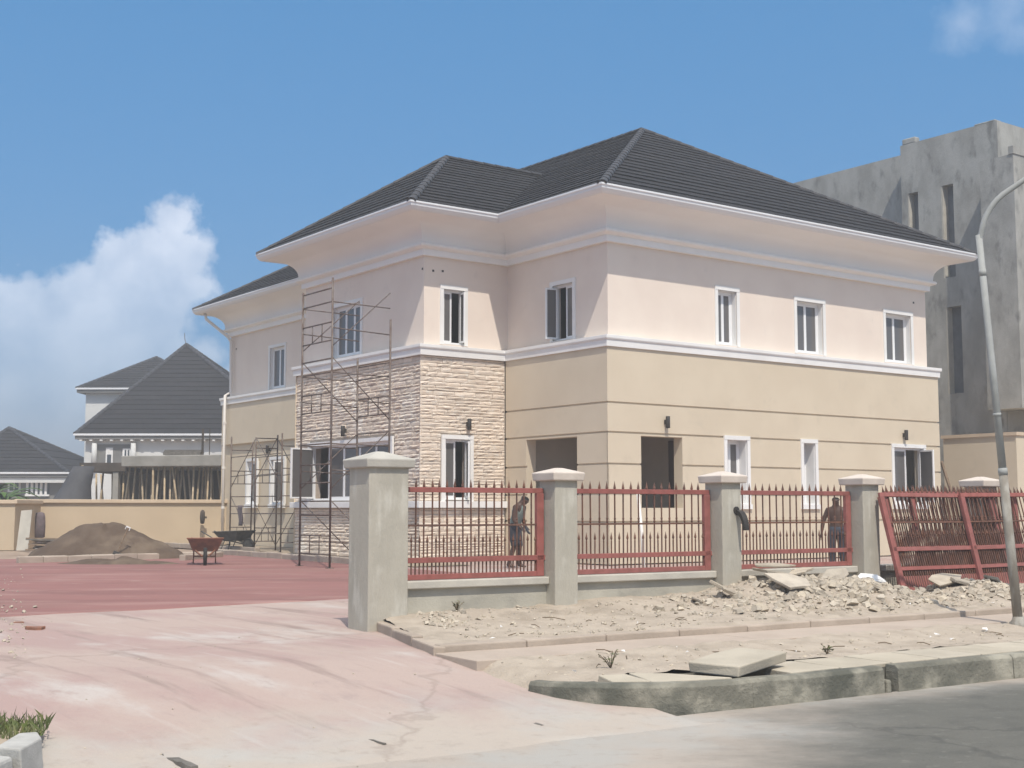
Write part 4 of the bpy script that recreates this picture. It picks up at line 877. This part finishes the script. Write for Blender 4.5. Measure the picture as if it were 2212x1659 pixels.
# wheelbarrows
def barrow(label,loc,rz,mat):
    t=thing('wheelbarrow',label,'wheelbarrow',loc,rz,'wheelbarrows in the yard')
    tr=MB(); lo=[(-.27,-.40,.30),(.27,-.40,.30),(.24,.22,.34),(-.24,.22,.34)]; hi=[(-.40,-.58,.60),(.40,-.58,.60),(.37,.40,.56),(-.37,.40,.56)]
    k=.012; li=[(x*.95,y*.95-.01,z+.02) for x,y,z in lo]; hii=[(x*.96,y*.96,z) for x,y,z in hi]
    tr.add(lo+hi+hii+li,[(3,2,1,0)]+[(i,(i+1)%4,4+(i+1)%4,4+i) for i in range(4)]+[(4+i,4+(i+1)%4,8+(i+1)%4,8+i) for i in range(4)]+[(8+i,8+(i+1)%4,12+(i+1)%4,12+i) for i in range(4)]+[(12,13,14,15)])
    ob('tray',tr,mat,t,bevel=.012); ob('rim',MB().tube([hi[0],hi[1],hi[2],hi[3],hi[0]],.018,6),mat,t,True)
    for s_ in (-1,1):
        ob('handle',MB().tube([(s_*.07,-.62,.20),(s_*.20,-.2,.29),(s_*.27,.45,.36),(s_*.29,.95,.58)],.018,8),mat,t,True)
        ob('leg',MB().tube([(s_*.25,.28,.33),(s_*.25,.34,.02),(s_*.25,.20,.02),(s_*.24,.05,.30)],.015,6),mat,t,True)
        ob('brace',MB().tube([(s_*.22,-.42,.33),(s_*.07,-.60,.21)],.015,6),mat,t,True)
    ob('axle_stay',MB().box(-.26,.26,.27,.30,.15,.18),mat,t)
    wh=MB(); vs=[];fs=[]; n_=20
    for i in range(n_):
        a=2*math.pi*i/n_
        for (r_,x) in ((.15,-.035),(.185,-.04),(.20,0),(.185,.04),(.15,.035)): vs.append((x,-.66+r_*math.cos(a),.20+r_*math.sin(a)))
    for i in range(n_):
        for j in range(5): fs.append((5*i+j,5*i+(j+1)%5,5*((i+1)%n_)+(j+1)%5,5*((i+1)%n_)+j))
    w_=ob('wheel',MB().add(vs,fs),'rubber',t,True); m=MB(); m.lathe([(.15,-.02),(.15,.02)],0,0,16); m.xf(Matrix.Translation((0,-.66,.20))@Matrix.Rotation(R(90),4,'Y')); ob('rim',m,mat,w_)
    return t
p=gp(427,1221,.335); barrow('rusty orange wheelbarrow standing on the red courtyard',(p.x,p.y+.66,.335),R(14),'barrow_paint')
p=gp(490,1192,.335); barrow('dark wheelbarrow standing behind the rusty one by the house corner',(p.x,p.y+.6,.345),R(60),'dark_paint')
# scaffolds
def tubes(parent,name,segs,r=.021,mat='bare_steel'):
    for a,b in segs: ob(name,MB().tube([a,b],r,6),mat,parent,True)
def scaffold(label,loc,rz,nx,ny,bays,lift,lifts,tops):
    """frames stand along y, bays run along x"""
    t=thing('scaffold_tower',label,'scaffold',loc,rz,'steel scaffolds by the house'); q=random.Random(3)
    for i in range(bays+1):
        x=i*nx
        for j,y in enumerate((0,ny)):
            top=tops[(i*2+j)%len(tops)]; ob('standard',MB().tube([(x,y,0),(x+q.uniform(-.02,.02),y+q.uniform(-.02,.02),top)],.024,8),'bare_steel',t,True); ob('base_plate',MB().box(x-.07,x+.07,y-.07,y+.07,-.02,.005),'bare_steel',t)
        for k in range(lifts):
            z=k*lift; lim=min(tops[(i*2)%len(tops)],tops[(i*2+1)%len(tops)])
            for dz,kk in ((.28,0),(.68,1),(lift-.42,1),(lift-.12,2)):
                if z+dz<lim: ob('frame_rung',MB().tube([(x,0,z+dz),(x,ny,z+dz)],.017,6),'bare_steel',t,True)
            for yy in (.35,.67):
                if z+.68<lim: ob('frame_strut',MB().tube([(x,ny*yy,z+.28),(x,ny*yy,z+.68)],.012,6),'bare_steel',t,True)
    for i in range(bays):
        x0,x1=i*nx,(i+1)*nx
        for k in range(lifts):
            z=k*lift
            for y in (0,ny):
                if z+lift*.5<min(tops[(i*2)%len(tops)],tops[(i*2+2)%len(tops)])+.3:
                    ob('ledger',MB().tube([(x0,y,z+.55),(x1,y,z+.50)],.014,6),'bare_steel',t,True); ob('ledger',MB().tube([(x0,y,z+1.12),(x1,y,z+1.10)],.014,6),'bare_steel',t,True); ob('brace',MB().tube([(x0,y,z+.15),(x1,y,z+lift-.1)] if (k+i)%2 else [(x1,y,z+.15),(x0,y,z+lift-.1)],.012,6),'bare_steel',t,True)
    return t
sp=gp(712,1227,.335); scaffold('tall rusty scaffold tower in front of the stone clad bay',(sp.x,sp.y,.335),TH,1.45,1.40,1,1.55,4,[6.3,6.15,5.5,4.75])
s2=hp(-1.6,11.9); scaffold('low rusty scaffold against the left wing of the house',(s2.x,s2.y,.345),TH+R(90),1.75,.7,2,1.75,2,[3.3,3.45,3.5,3.4,3.35,3.5])
a,b=at(1378,1068,27.4),at(1391,1215,26.9); b.z=.33
tag(ob('white_pipe',MB().tube([b,a.lerp(b,.5)+Vector((.02,0,0)),a],.035,8),'pvc',None,True),'white plastic pipe leaning in front of the porch behind the fence','pipe')
c_=hp(-2.3,14.6,1.35); t=thing('hanging_cloth','dark grey rag hanging on the low scaffold','cloth',c_,TH+R(90)); vs=[];fs=[]
for i in range(9):
    for j in range(7): vs.append((-.16+.32*j/6*(1-.25*i/8)+.02*math.sin(i),.03+.03*math.sin(j*2.2+i*.4),-.62*i/8))
for i in range(8):
    for j in range(6): fs.append((i*7+j,i*7+j+1,(i+1)*7+j+1,(i+1)*7+j))
o=ob('cloth',MB().add(vs,fs),'purple_cloth',t,True); o.modifiers.new('thick','SOLIDIFY').thickness=.012
# ================================================================== NEIGHBOURS ON THE LEFT
def hip_house(name,label,Y,x0,x1,ye,xa,ya,dep,yb,rz=0.,wall='house_white',ov=.8,step=.5,cat='house'):
    """hipped house met square on: eave pixels x0..x1 at ye, apex at xa,ya"""
    a,b=at(x0,ye,Y),at(x1,ye,Y); ap=at(xa,ya,Y+dep/2); base=Vector(((a.x+b.x)/2,Y,.0)); t=thing(name,label,cat,base,0)
    l,r_=a.x-base.x,b.x-base.x; ze=a.z; za=ap.z; ax=ap.x-base.x
    p=[Vector((l,0,ze)),Vector((r_,0,ze)),Vector((r_,dep,ze)),Vector((l,dep,ze))]; A=Vector((ax,dep/2,za))
    roof_slope(t,p[0],p[1],A,A,step); roof_slope(t,p[3],p[0],A,A,step); roof_slope(t,p[1],p[2],A,A,step*2); roof_slope(t,p[2],p[3],A,A,step*2)
    for c in p: cap_line(t,(c,A),.11)
    ob('fascia',MB().box(l,r_,0,dep,ze-.30,ze-.03),'house_grey',t)
    ob('gutter',MB().box(l-.06,r_+.06,-.09,-.002,ze-.10,ze+.01),'gutter_metal',t)
    ob('wall',MB().box(l+ov,r_-ov,ov,dep-ov,-.2,ze-.30),wall,t)
    return t,l,r_,ze,ov
def win_on(t,x0,x1,z0,z1,y,npan=2,frame='white_paint'):
    w_=ob('window',MB().box(x0-.08,x1+.08,y-.03,y,z0-.08,z1+.08),frame,t); st=(x1-x0)/npan
    for i in range(npan): ob('pane',MB().box(x0+i*st+.04,x0+(i+1)*st-.04,y-.045,y-.031,z0,z1),'far_glass',w_)
# rear tall part then the big roofed house
t2,l,r_,ze,ov=hip_house('rear_block','white tall house block with dark hipped roof behind the big roof','' and 0 or 84,166,450,838,338,772,14,0,step=.55,wall='house_white',ov=.45)
tA,l,r_,ze,ov=hip_house('neighbour_house','white neighbouring house under a big dark hipped roof with antenna',72,162,640,937,403,744,16,0,step=.5,wall='house_white',ov=.45)
bx=lambda x,Y=72.45:at(x,1000,Y).x-tA.location.x; bz=lambda y,Y=72.45:at(300,y,Y).z
pr=ob('porch',MB().box(bx(208),bx(291),.40,.449,bz(1008),bz(960)),'house_grey',tA)
ob('porch_door',MB().box(bx(229),bx(244),.36,.40,bz(1008),bz(967)),'white_paint',tA); ob('pane',MB().box(bx(232),bx(241),.345,.36,bz(1006),bz(982)),'far_glass',tA)
win_on(tA,bx(268),bx(288),bz(990),bz(972),.40,3)
for x0 in range(175,470,22): ob('eave_bracket',MB().box(bx(x0),bx(x0+6),.02,.45,bz(953),bz(947)),'white_paint',tA)
for x0 in (206,290): ob('column',MB().lathe([(.16,bz(1010)),(.14,bz(958))],bx(x0),.2,12),'house_white',tA,True)
ap=at(403,744,80); ob('antenna',MB().tube([(ap.x-tA.location.x,8,ap.z-.1),(ap.x-tA.location.x-.12,8,ap.z+.35),(ap.x-tA.location.x-.14,8,ap.z+.7)],.02,5),'bare_steel',tA)
# far left house
tB,l,r_,ze,ov=hip_house('colonnade_house','dark roofed bungalow with white barred window at the far left',78,-130,148,1020,20,924,12,0,step=.55,wall='house_grey',ov=.6)
cx=lambda x:at(x,1000,78.6).x-tB.location.x; cz=lambda y:at(50,y,78.6).z
ob('fascia_band',MB().box(l+.1,r_-.1,.1,.58,ze-.62,ze-.32),'house_white',tB)
w_=ob('window',MB().box(cx(58),cx(109),.52,.58,cz(1070),cz(1032)),'far_glass',tB)
for x0 in (60,70,80,90,100): ob('window_bar',MB().box(cx(x0),cx(x0+5),.44,.519,cz(1068),cz(1034)),'white_paint',w_)
ob('frame',MB().box(cx(58),cx(110),.44,.52,cz(1034),cz(1030)).box(cx(58),cx(110),.44,.52,cz(1072),cz(1068)),'white_paint',w_)
win_on(tB,cx(22),cx(44),cz(1060),cz(1034),.58,2,'house_white')
# white block between
p=at(150,1010,95); t=thing('white_building','small white building far off between the two dark roofs','building',(p.x,95,0)); ob('wall',MB().box(-1.3,1.3,0,5,-.2,at(150,1001,95).z),'house_white',t); ob('parapet',MB().box(-1.4,1.4,-.1,5.1,at(150,1001,95).z,at(150,999,95).z),'white_paint',t); win_on(t,-.4,.4,1.,2.,-.001)
# concrete frame on bamboo props
YC=54; X=lambda x,y=1000,Yy=YC:at(x,y,Yy).x; Z=lambda y,Yy=YC:at(300,y,Yy).z
t=thing('slab_on_props','raw concrete slab under construction behind the yellow wall','building',(X(370),YC,0)); x0=X(370)
ob('slab',MB().hexa([(X(262)-x0,0,Z(1008)),(X(620)-x0,0,Z(1006)),(X(620)-x0,9,Z(1006)),(X(262)-x0,9,Z(1008))],[(X(262)-x0,-.05,Z(985)),(X(620)-x0,-.05,Z(980)),(X(620)-x0,9,Z(980)),(X(262)-x0,9,Z(985))]),'raw_slab',t,bevel=.03)
ob('lower_slab',MB().box(X(158)-x0,X(262)-x0-.01,.8,8,Z(1017),Z(998)),'shutter_dark',t)
ob('back_wall',MB().box(X(175)-x0,X(620)-x0,5.5,5.7,0,Z(1008)),'shutter_dark',t)
for xx in (237,600): ob('column',MB().box(X(xx-6)-x0,X(xx+6)-x0,.85,1.25,0,Z(1018)),'raw_slab',t)
for xx in (432,447): ob('starter_bar',MB().tube([(X(xx)-x0,.4,Z(984)),(X(xx)-x0,.4,Z(925))],.05 if xx==432 else .02,6),'shutter_dark',t)
for i in range(6): ob('formwork_board',MB().box(X(350)-x0,X(430)-x0,.1+.12*i,.2+.12*i,Z(983)+.01,Z(976)+.05*(i%3)),'grey_timber',t)
q=random.Random(2)
for i in range(40):
    xx=q.uniform(175,478) if i>16 else 268+12.6*i; y0=q.uniform(.1,1.2) if i<=22 else q.uniform(1.,4.5); xo=X(xx,1000,YC+y0)-x0; top=Z(1008) if xx>264 else Z(1018)
    ob('bamboo_prop',MB().tube([(xo+(lambda g:g)(q.gauss(0,.75)),y0+q.uniform(-.2,.2),0.),(xo+q.gauss(0,.12),y0,top*.5),(xo+.0,y0,top-.005)],[.05,.045,.038],6),'bamboo',t,True)
# grey tarpaulin lean-to
t=thing('tarpaulin_tent','grey tarpaulin draped to a point beside the bamboo props','tent',(X(135),53.2,0)); xq=X(135)
mb=MB(); vs=[];fs=[]; top=Vector((X(180)-xq,.9,Z(1003,53))); rim=[(X(84),-.2),(X(104),-.8),(X(128),-1.),(X(150),-1.),(X(172),-.8),(X(196),-.3),(X(205),.6),(X(200),1.8),(X(150),2.4),(X(105),2.0)]
v_=[top]; rows=8; nr_=len(rim)
for i in range(rows+1):
    k=i/rows
    for j,(rx_,ry_) in enumerate(rim):
        b_=Vector((rx_-xq,ry_,.95)); p=(top+Vector((.42*math.cos(j*.63+3.6),.3*math.sin(j*.63+3.6),-.05))).lerp(b_,k); p.z-=.30*math.sin(k*math.pi)+.05*math.sin(j*2.)*k; vs.append(p)
for i in range(rows):
    for j in range(nr_): fs.append((i*nr_+j,i*nr_+(j+1)%nr_,(i+1)*nr_+(j+1)%nr_,(i+1)*nr_+j))
mb.add(vs,fs); mb=MB().add(mb.v,mb.f); vs=[];fs=[]
o=ob('sheet',mb.add(vs,fs),'tarp',t,True); so_=o.modifiers.new('thick','SOLIDIFY'); so_.thickness=.02
ob('pole',MB().tube([(v_[0][0],.7,0),(v_[0][0],.7,v_[0][2])],.05,6),'bamboo',t)
# leafy plants at the far left
def plant(label,p,h,n,seed,wd):
    t=thing('leafy_plant',label,'plant',p,0); q=random.Random(seed); ob('stem',MB().tube([(0,0,0),(.05,0,h*.5),(0.02,.03,h*.7)],.05,6,True,.03),'dry_twig',t)
    for i in range(n):
        a=q.uniform(0,6.28); ln=q.uniform(.5,.9)*h*.6; up=q.uniform(.2,1.1); vs=[];fs=[]; k=6
        for j in range(k+1):
            s_=j/k; r_=ln*s_; z=h*.55+up*ln*s_-ln*.75*s_*s_; w_=wd*math.sin(math.pi*min(1,.08+s_*.92))*ln; vs+=[(r_*math.cos(a)-w_*math.sin(a),r_*math.sin(a)+w_*math.cos(a),z),(r_*math.cos(a),r_*math.sin(a),z+.03),(r_*math.cos(a)+w_*math.sin(a),r_*math.sin(a)-w_*math.cos(a),z)]
        for j in range(k): o=3*j; fs+=[(o,o+1,o+4,o+3),(o+1,o+2,o+5,o+4)]
        ob('leaf',MB().add(vs,fs),'leaf',t,True)
p=at(2,1100,50); plant('green leafy plant above the wall at the left edge',(p.x,p.y,.1),3.1,34,1,.10)
p=at(28,1100,53); plant('smaller pale green plant right of the leafy one above the wall',(p.x,p.y,.1),1.9,30,2,.10)
p=at(-30,1100,56); plant('tall green plant cut by the left edge of the photo',(p.x,p.y,.1),3.4,34,3,.10)
# ================================================================== GREY BUILDING ON THE RIGHT
gb=thing('unfinished_building','tall grey unrendered building with slit windows behind the house','building',hp(17,0,0),TH); gz=YZ
def gx(a,b,z): return (a-17,b,z-gz)
g=MB(); g.box(0,14,.3,1.5,4.7-gz,12.7-gz); ob('projecting_pier',g,'grey_render',gb)
fM=Face((.9,0),(0,1),(-1,0)); mid=MB()
sl=[(4.53,4.95,9.3-gz,12.45-gz),(3.13,3.6,9.3-gz,12.45-gz),(2.97,3.56,5.4-gz,8.3-gz)]
fM.wall(mid,1.41,5.2,0,14.2-gz,sl,.45); mid.box(.901,14,1.41,1.42,12.7-gz,14.2-gz); mid.add([(.9,1.41,14.2-gz),(14,1.41,14.2-gz),(14,5.2,14.2-gz),(.9,5.2,14.2-gz)],[(0,1,2,3)]); mid.add([(.9,5.2,0),(14,5.2,0),(14,5.2,14.2-gz),(.9,5.2,14.2-gz)],[(0,1,2,3)])
ob('stair_block',mid,'grey_render',gb)
for s_ in sl:
    w_=MB(); fM.box(w_,s_[0]-.02,s_[1]+.02,-.34,-.30,s_[2]-.02,s_[3]+.02); w_=ob('slit_window',w_,'slit_glass',gb); m=MB(); fM.box(m,s_[1]-.04,s_[1]-.003,-.3,-.02,s_[2],s_[3]); ob('lit_jamb',m,'fence_coping',w_)  # sunlit look of one jamb put into a paler strip
rear=MB().box(1.6,14,5.21,24,0,14.10-gz); ob('rear_block',rear,'grey_render',gb)
ob('roof_upstand',MB().box(.93,1.2,4.6,5.15,14.2-gz,14.42-gz).box(.95,1.3,1.5,2.3,14.2-gz,14.28-gz),'grey_render',gb,bevel=.04)
ob('undercroft_wall',MB().box(.9,14,.6,1.40,0,4.69-gz),'grey_render',gb); ob('pier_parapet',MB().box(-.03,14,.27,.45,12.7-gz+.003,12.95-gz),'grey_render',gb)
p=hp(15.0,.9); y=thing('beige_outbuilding','plain beige outbuilding wall at the right edge beyond the fence','building',hp(15.2,-.6),TH)
ob('wall',MB().box(0,6,0,2.5,-.1,3.75-YZ),'lower_paint',y); ob('coping',MB().box(-.05,6.05,-.05,2.55,3.75-YZ+.001,3.85-YZ),'yellow_coping',y); win_on(y,.55,1.0,1.3,2.2,-.001,1)
# ladder frame and plank right of the house
t=thing('ladder_frame','narrow steel ladder frame standing past the right end of the house','scaffold',hp(12.45,.4),TH)
for yy in (0,.5): ob('upright',MB().tube([(0,yy,0),(0.02,yy,3.9)],.022,6),'bare_steel',t,True)
for k in range(11): ob('rung',MB().tube([(0,0,.3+.34*k),(0,.5,.3+.34*k)],.014,6),'bare_steel',t,True)
a=hp(12.3,-.3); tag(ob('leaning_plank',MB().hexa([(0,0,0),(.06,0,0),(.06,.1,0),(0,.1,0)],[(-.75,0,2.6),(-.69,0,2.6),(-.69,.1,2.6),(-.75,.1,2.6)]),'timber',None,loc=(a.x+.55,a.y,.34)),'long timber plank leaning on the ladder frame right of the house','plank')
# ================================================================== PEOPLE
def person(label,loc,rz,height,arms,legs,lean,bow,clothes):
    """body grown with a skin over a skeleton (upright, facing -y), then bent at hip and neck"""
    vs=[];es=[];rad=[]
    def v(p,r,par=None):
        r=r if isinstance(r,tuple) else (r,r); k=1.2 if max(r)>.03 else 1.0; vs.append(Vector(p)); rad.append((r[0]*k,r[1]*k)); 
        if par is not None: es.append((par,len(vs)-1))
        return len(vs)-1
    pel=v((0,0,.96),(.150,.105)); wai=v((0,0,1.12),(.128,.09),pel); che=v((0,0,1.30),(.152,.105),wai); upc=v((0,.01,1.42),(.125,.085),che); nk=v((0,.0,1.50),(.055,.058),upc)
    jaw=v((0,-.02,1.575),(.064,.078),nk); hd=v((0,-.012,1.655),(.076,.094),jaw); cr=v((0,0.0,1.715),(.06,.075),hd)
    v((0,-.112,1.63),.014,hd); v((0,-.098,1.585),(.02,.012),jaw)
    for s in (-1,1): v((s*.083,.0,1.64),.014,hd)
    for s,(el,wr,dirh) in zip((-1,1),arms):
        sh=v((s*.185,.01,1.42),.058,upc); e=v(el,.042,sh); m1=v(Vector(el).lerp(Vector(wr),.35),.043,e); w_=v(wr,.028,m1)
        d=Vector(dirh).normalized(); side=d.cross(Vector((0,1,0))).normalized(); pa=v(Vector(wr)+d*.075,(.038,.022),w_)
        for k,(off,ln) in enumerate(((-.030,.070),(-.010,.082),(.010,.076),(.029,.058))):
            b=v(Vector(wr)+d*.10+side*off,.0105,pa); c=v(Vector(wr)+d*(.10+ln*.55)+side*off*1.1+Vector((0,-.008,0)),.009,b); v(Vector(wr)+d*(.10+ln*.95)+side*off*1.1+Vector((0,-.03,0)),.008,c)
        tb=v(Vector(wr)+d*.05+side*s*.042+Vector((0,-.02,0)),.012,pa); v(Vector(wr)+d*.09+side*s*.05+Vector((0,-.04,0)),.009,tb)
    for s,(kn,an) in zip((-1,1),legs):
        hp_=v((s*.095,0,.90),(.088,.09),pel); th=v(Vector((s*.10,0,.86)).lerp(Vector(kn),.45),.076,hp_); k_=v(kn,.055,th); cf=v(Vector(kn).lerp(Vector(an),.32)+Vector((0,.015,0)),.055,k_); a_=v(an,.036,cf)
        v(Vector(an)+Vector((0,.045,-.045)),.032,a_); f1=v(Vector(an)+Vector((s*.01,-.09,-.05)),(.04,.028),a_); v(Vector(an)+Vector((s*.02,-.17,-.062)),(.036,.018),f1)
    me=bpy.data.meshes.new('tmp'); me.from_pydata([tuple(p) for p in vs],es,[]); o=bpy.data.objects.new('tmp',me); COL.objects.link(o)
    mo=o.modifiers.new('skin','SKIN'); mo.use_smooth_shade=True
    if not me.skin_vertices:
        me.attributes  # the layer is made with the modifier
    for i,r_ in enumerate(rad): me.skin_vertices[0].data[i].radius=r_; me.skin_vertices[0].data[i].use_root=(i==0)
    o.modifiers.new('sub','SUBSURF').levels=1; o.modifiers['sub'].render_levels=1
    bpy.context.view_layer.update(); ev=o.evaluated_get(bpy.context.evaluated_depsgraph_get()); m2=ev.to_mesh()
    V_=[p.co.copy() for p in m2.vertices]; Nn=[p.normal.copy() for p in m2.vertices]; F_=[tuple(f.vertices) for f in m2.polygons]; ev.to_mesh_clear(); bpy.data.objects.remove(o)
    sc_=height/1.775
    def bend(p):
        p=p.copy(); k=sstep(.90,1.16,p.z)
        if k>0: p=Vector((0,0,.96))+Matrix.Rotation(lean*k,3,'X')@(p-Vector((0,0,.96)))
        return p
    def bow_(p,z):
        k=sstep(1.45,1.56,z)
        if k>0: p=Vector((0,0,1.48))+Matrix.Rotation(bow*k,3,'X')@(p-Vector((0,0,1.48)))
        return p
    def fin(p): return bend(bow_(p,p.z) if abs(p.x)<.13 else p)*sc_
    t=thing('person',label,'person',loc,rz); zmin=min(fin(p).z for p in V_)
    def put(name,VV,FF,mat): 
        used=sorted({i for f in FF for i in f}); ix={a:b for b,a in enumerate(used)}
        return ob(name,MB().add([fin(VV[i])-Vector((0,0,zmin)) for i in used],[tuple(ix[i] for i in f) for f in FF]),mat,t,True)
    put('body',V_,F_,'skin')
    cen=lambda f:sum((V_[i] for i in f),Vector())/len(f)
    hr=[f for f in F_ if (lambda c:c.z>1.66+max(0,-(c.y+.02))*.55 and abs(c.x)<.12)(cen(f))]
    put('hair',[p+n*.008 for p,n in zip(V_,Nn)],hr,'hair')
    for nm,mat,z0,z1,xm,off in clothes:
        ff=[f for f in F_ if (lambda c:z0<c.z<z1 and abs(c.x)<xm(c.z))(cen(f))]
        so=put(nm,[p+n*off for p,n in zip(V_,Nn)],ff,mat); so.modifiers.new('thick','SOLIDIFY').thickness=.008
    return t
mpos=gp(1112,1226,.335)
person('man in dark singlet and shorts stooping behind the iron fence, seen from the side',(mpos.x,mpos.y,.335),R(62),1.66,
   [((-.25,-.04,1.16),(-.22,-.24,.98),(.1,-.5,-.8)),((.25,-.02,1.16),(.23,-.18,.95),(-.1,-.4,-.9))],
   [((-.11,-.05,.50),(-.11,.10,.09)),((.10,-.07,.50),(.11,-.06,.09))],R(17),R(24),
   [('singlet','singlet',.90,1.445,lambda z:.175 if z<1.36 else .125,.014),('shorts','shorts',.52,1.0,lambda z:.21,.018)])
p2=gp(1806,1231,.335); p2=at(1806,1100,26.6)
person('shirtless man in dark trousers standing behind the fence by a pillar',(p2.x,p2.y,.335),R(-18),1.56,
   [((-.30,.02,1.15),(-.33,-.06,.90),(-.05,-.1,-1)),((.31,.05,1.16),(.20,-.12,1.02),(-.4,-.3,-.6))],
   [((-.12,-.02,.50),(-.13,.02,.09)),((.12,-.02,.50),(.14,.02,.09))],R(3),R(6),
   [('trousers','trousers',.12,1.02,lambda z:.24,.016)])

# ================================================================== THE AIR
hm=bpy.data.materials.new('haze'); hm.use_nodes=True; ht=hm.node_tree; ht.nodes.clear()
hv=N(ht,'ShaderNodeVolumePrincipled'); hv.inputs['Color'].default_value=(.97,.94,.905,1); hv.inputs['Density'].default_value=.0034; hv.inputs['Anisotropy'].default_value=.25
ho=N(ht,'ShaderNodeOutputMaterial'); L(ht,hv.outputs[0],ho.inputs['Volume']); MATS['haze']=hm
tag(ob('haze',MB().box(-310,310,-95,430,-1.2,18.),'haze'),'thin pale dusty haze over the whole place','haze',None,'stuff')
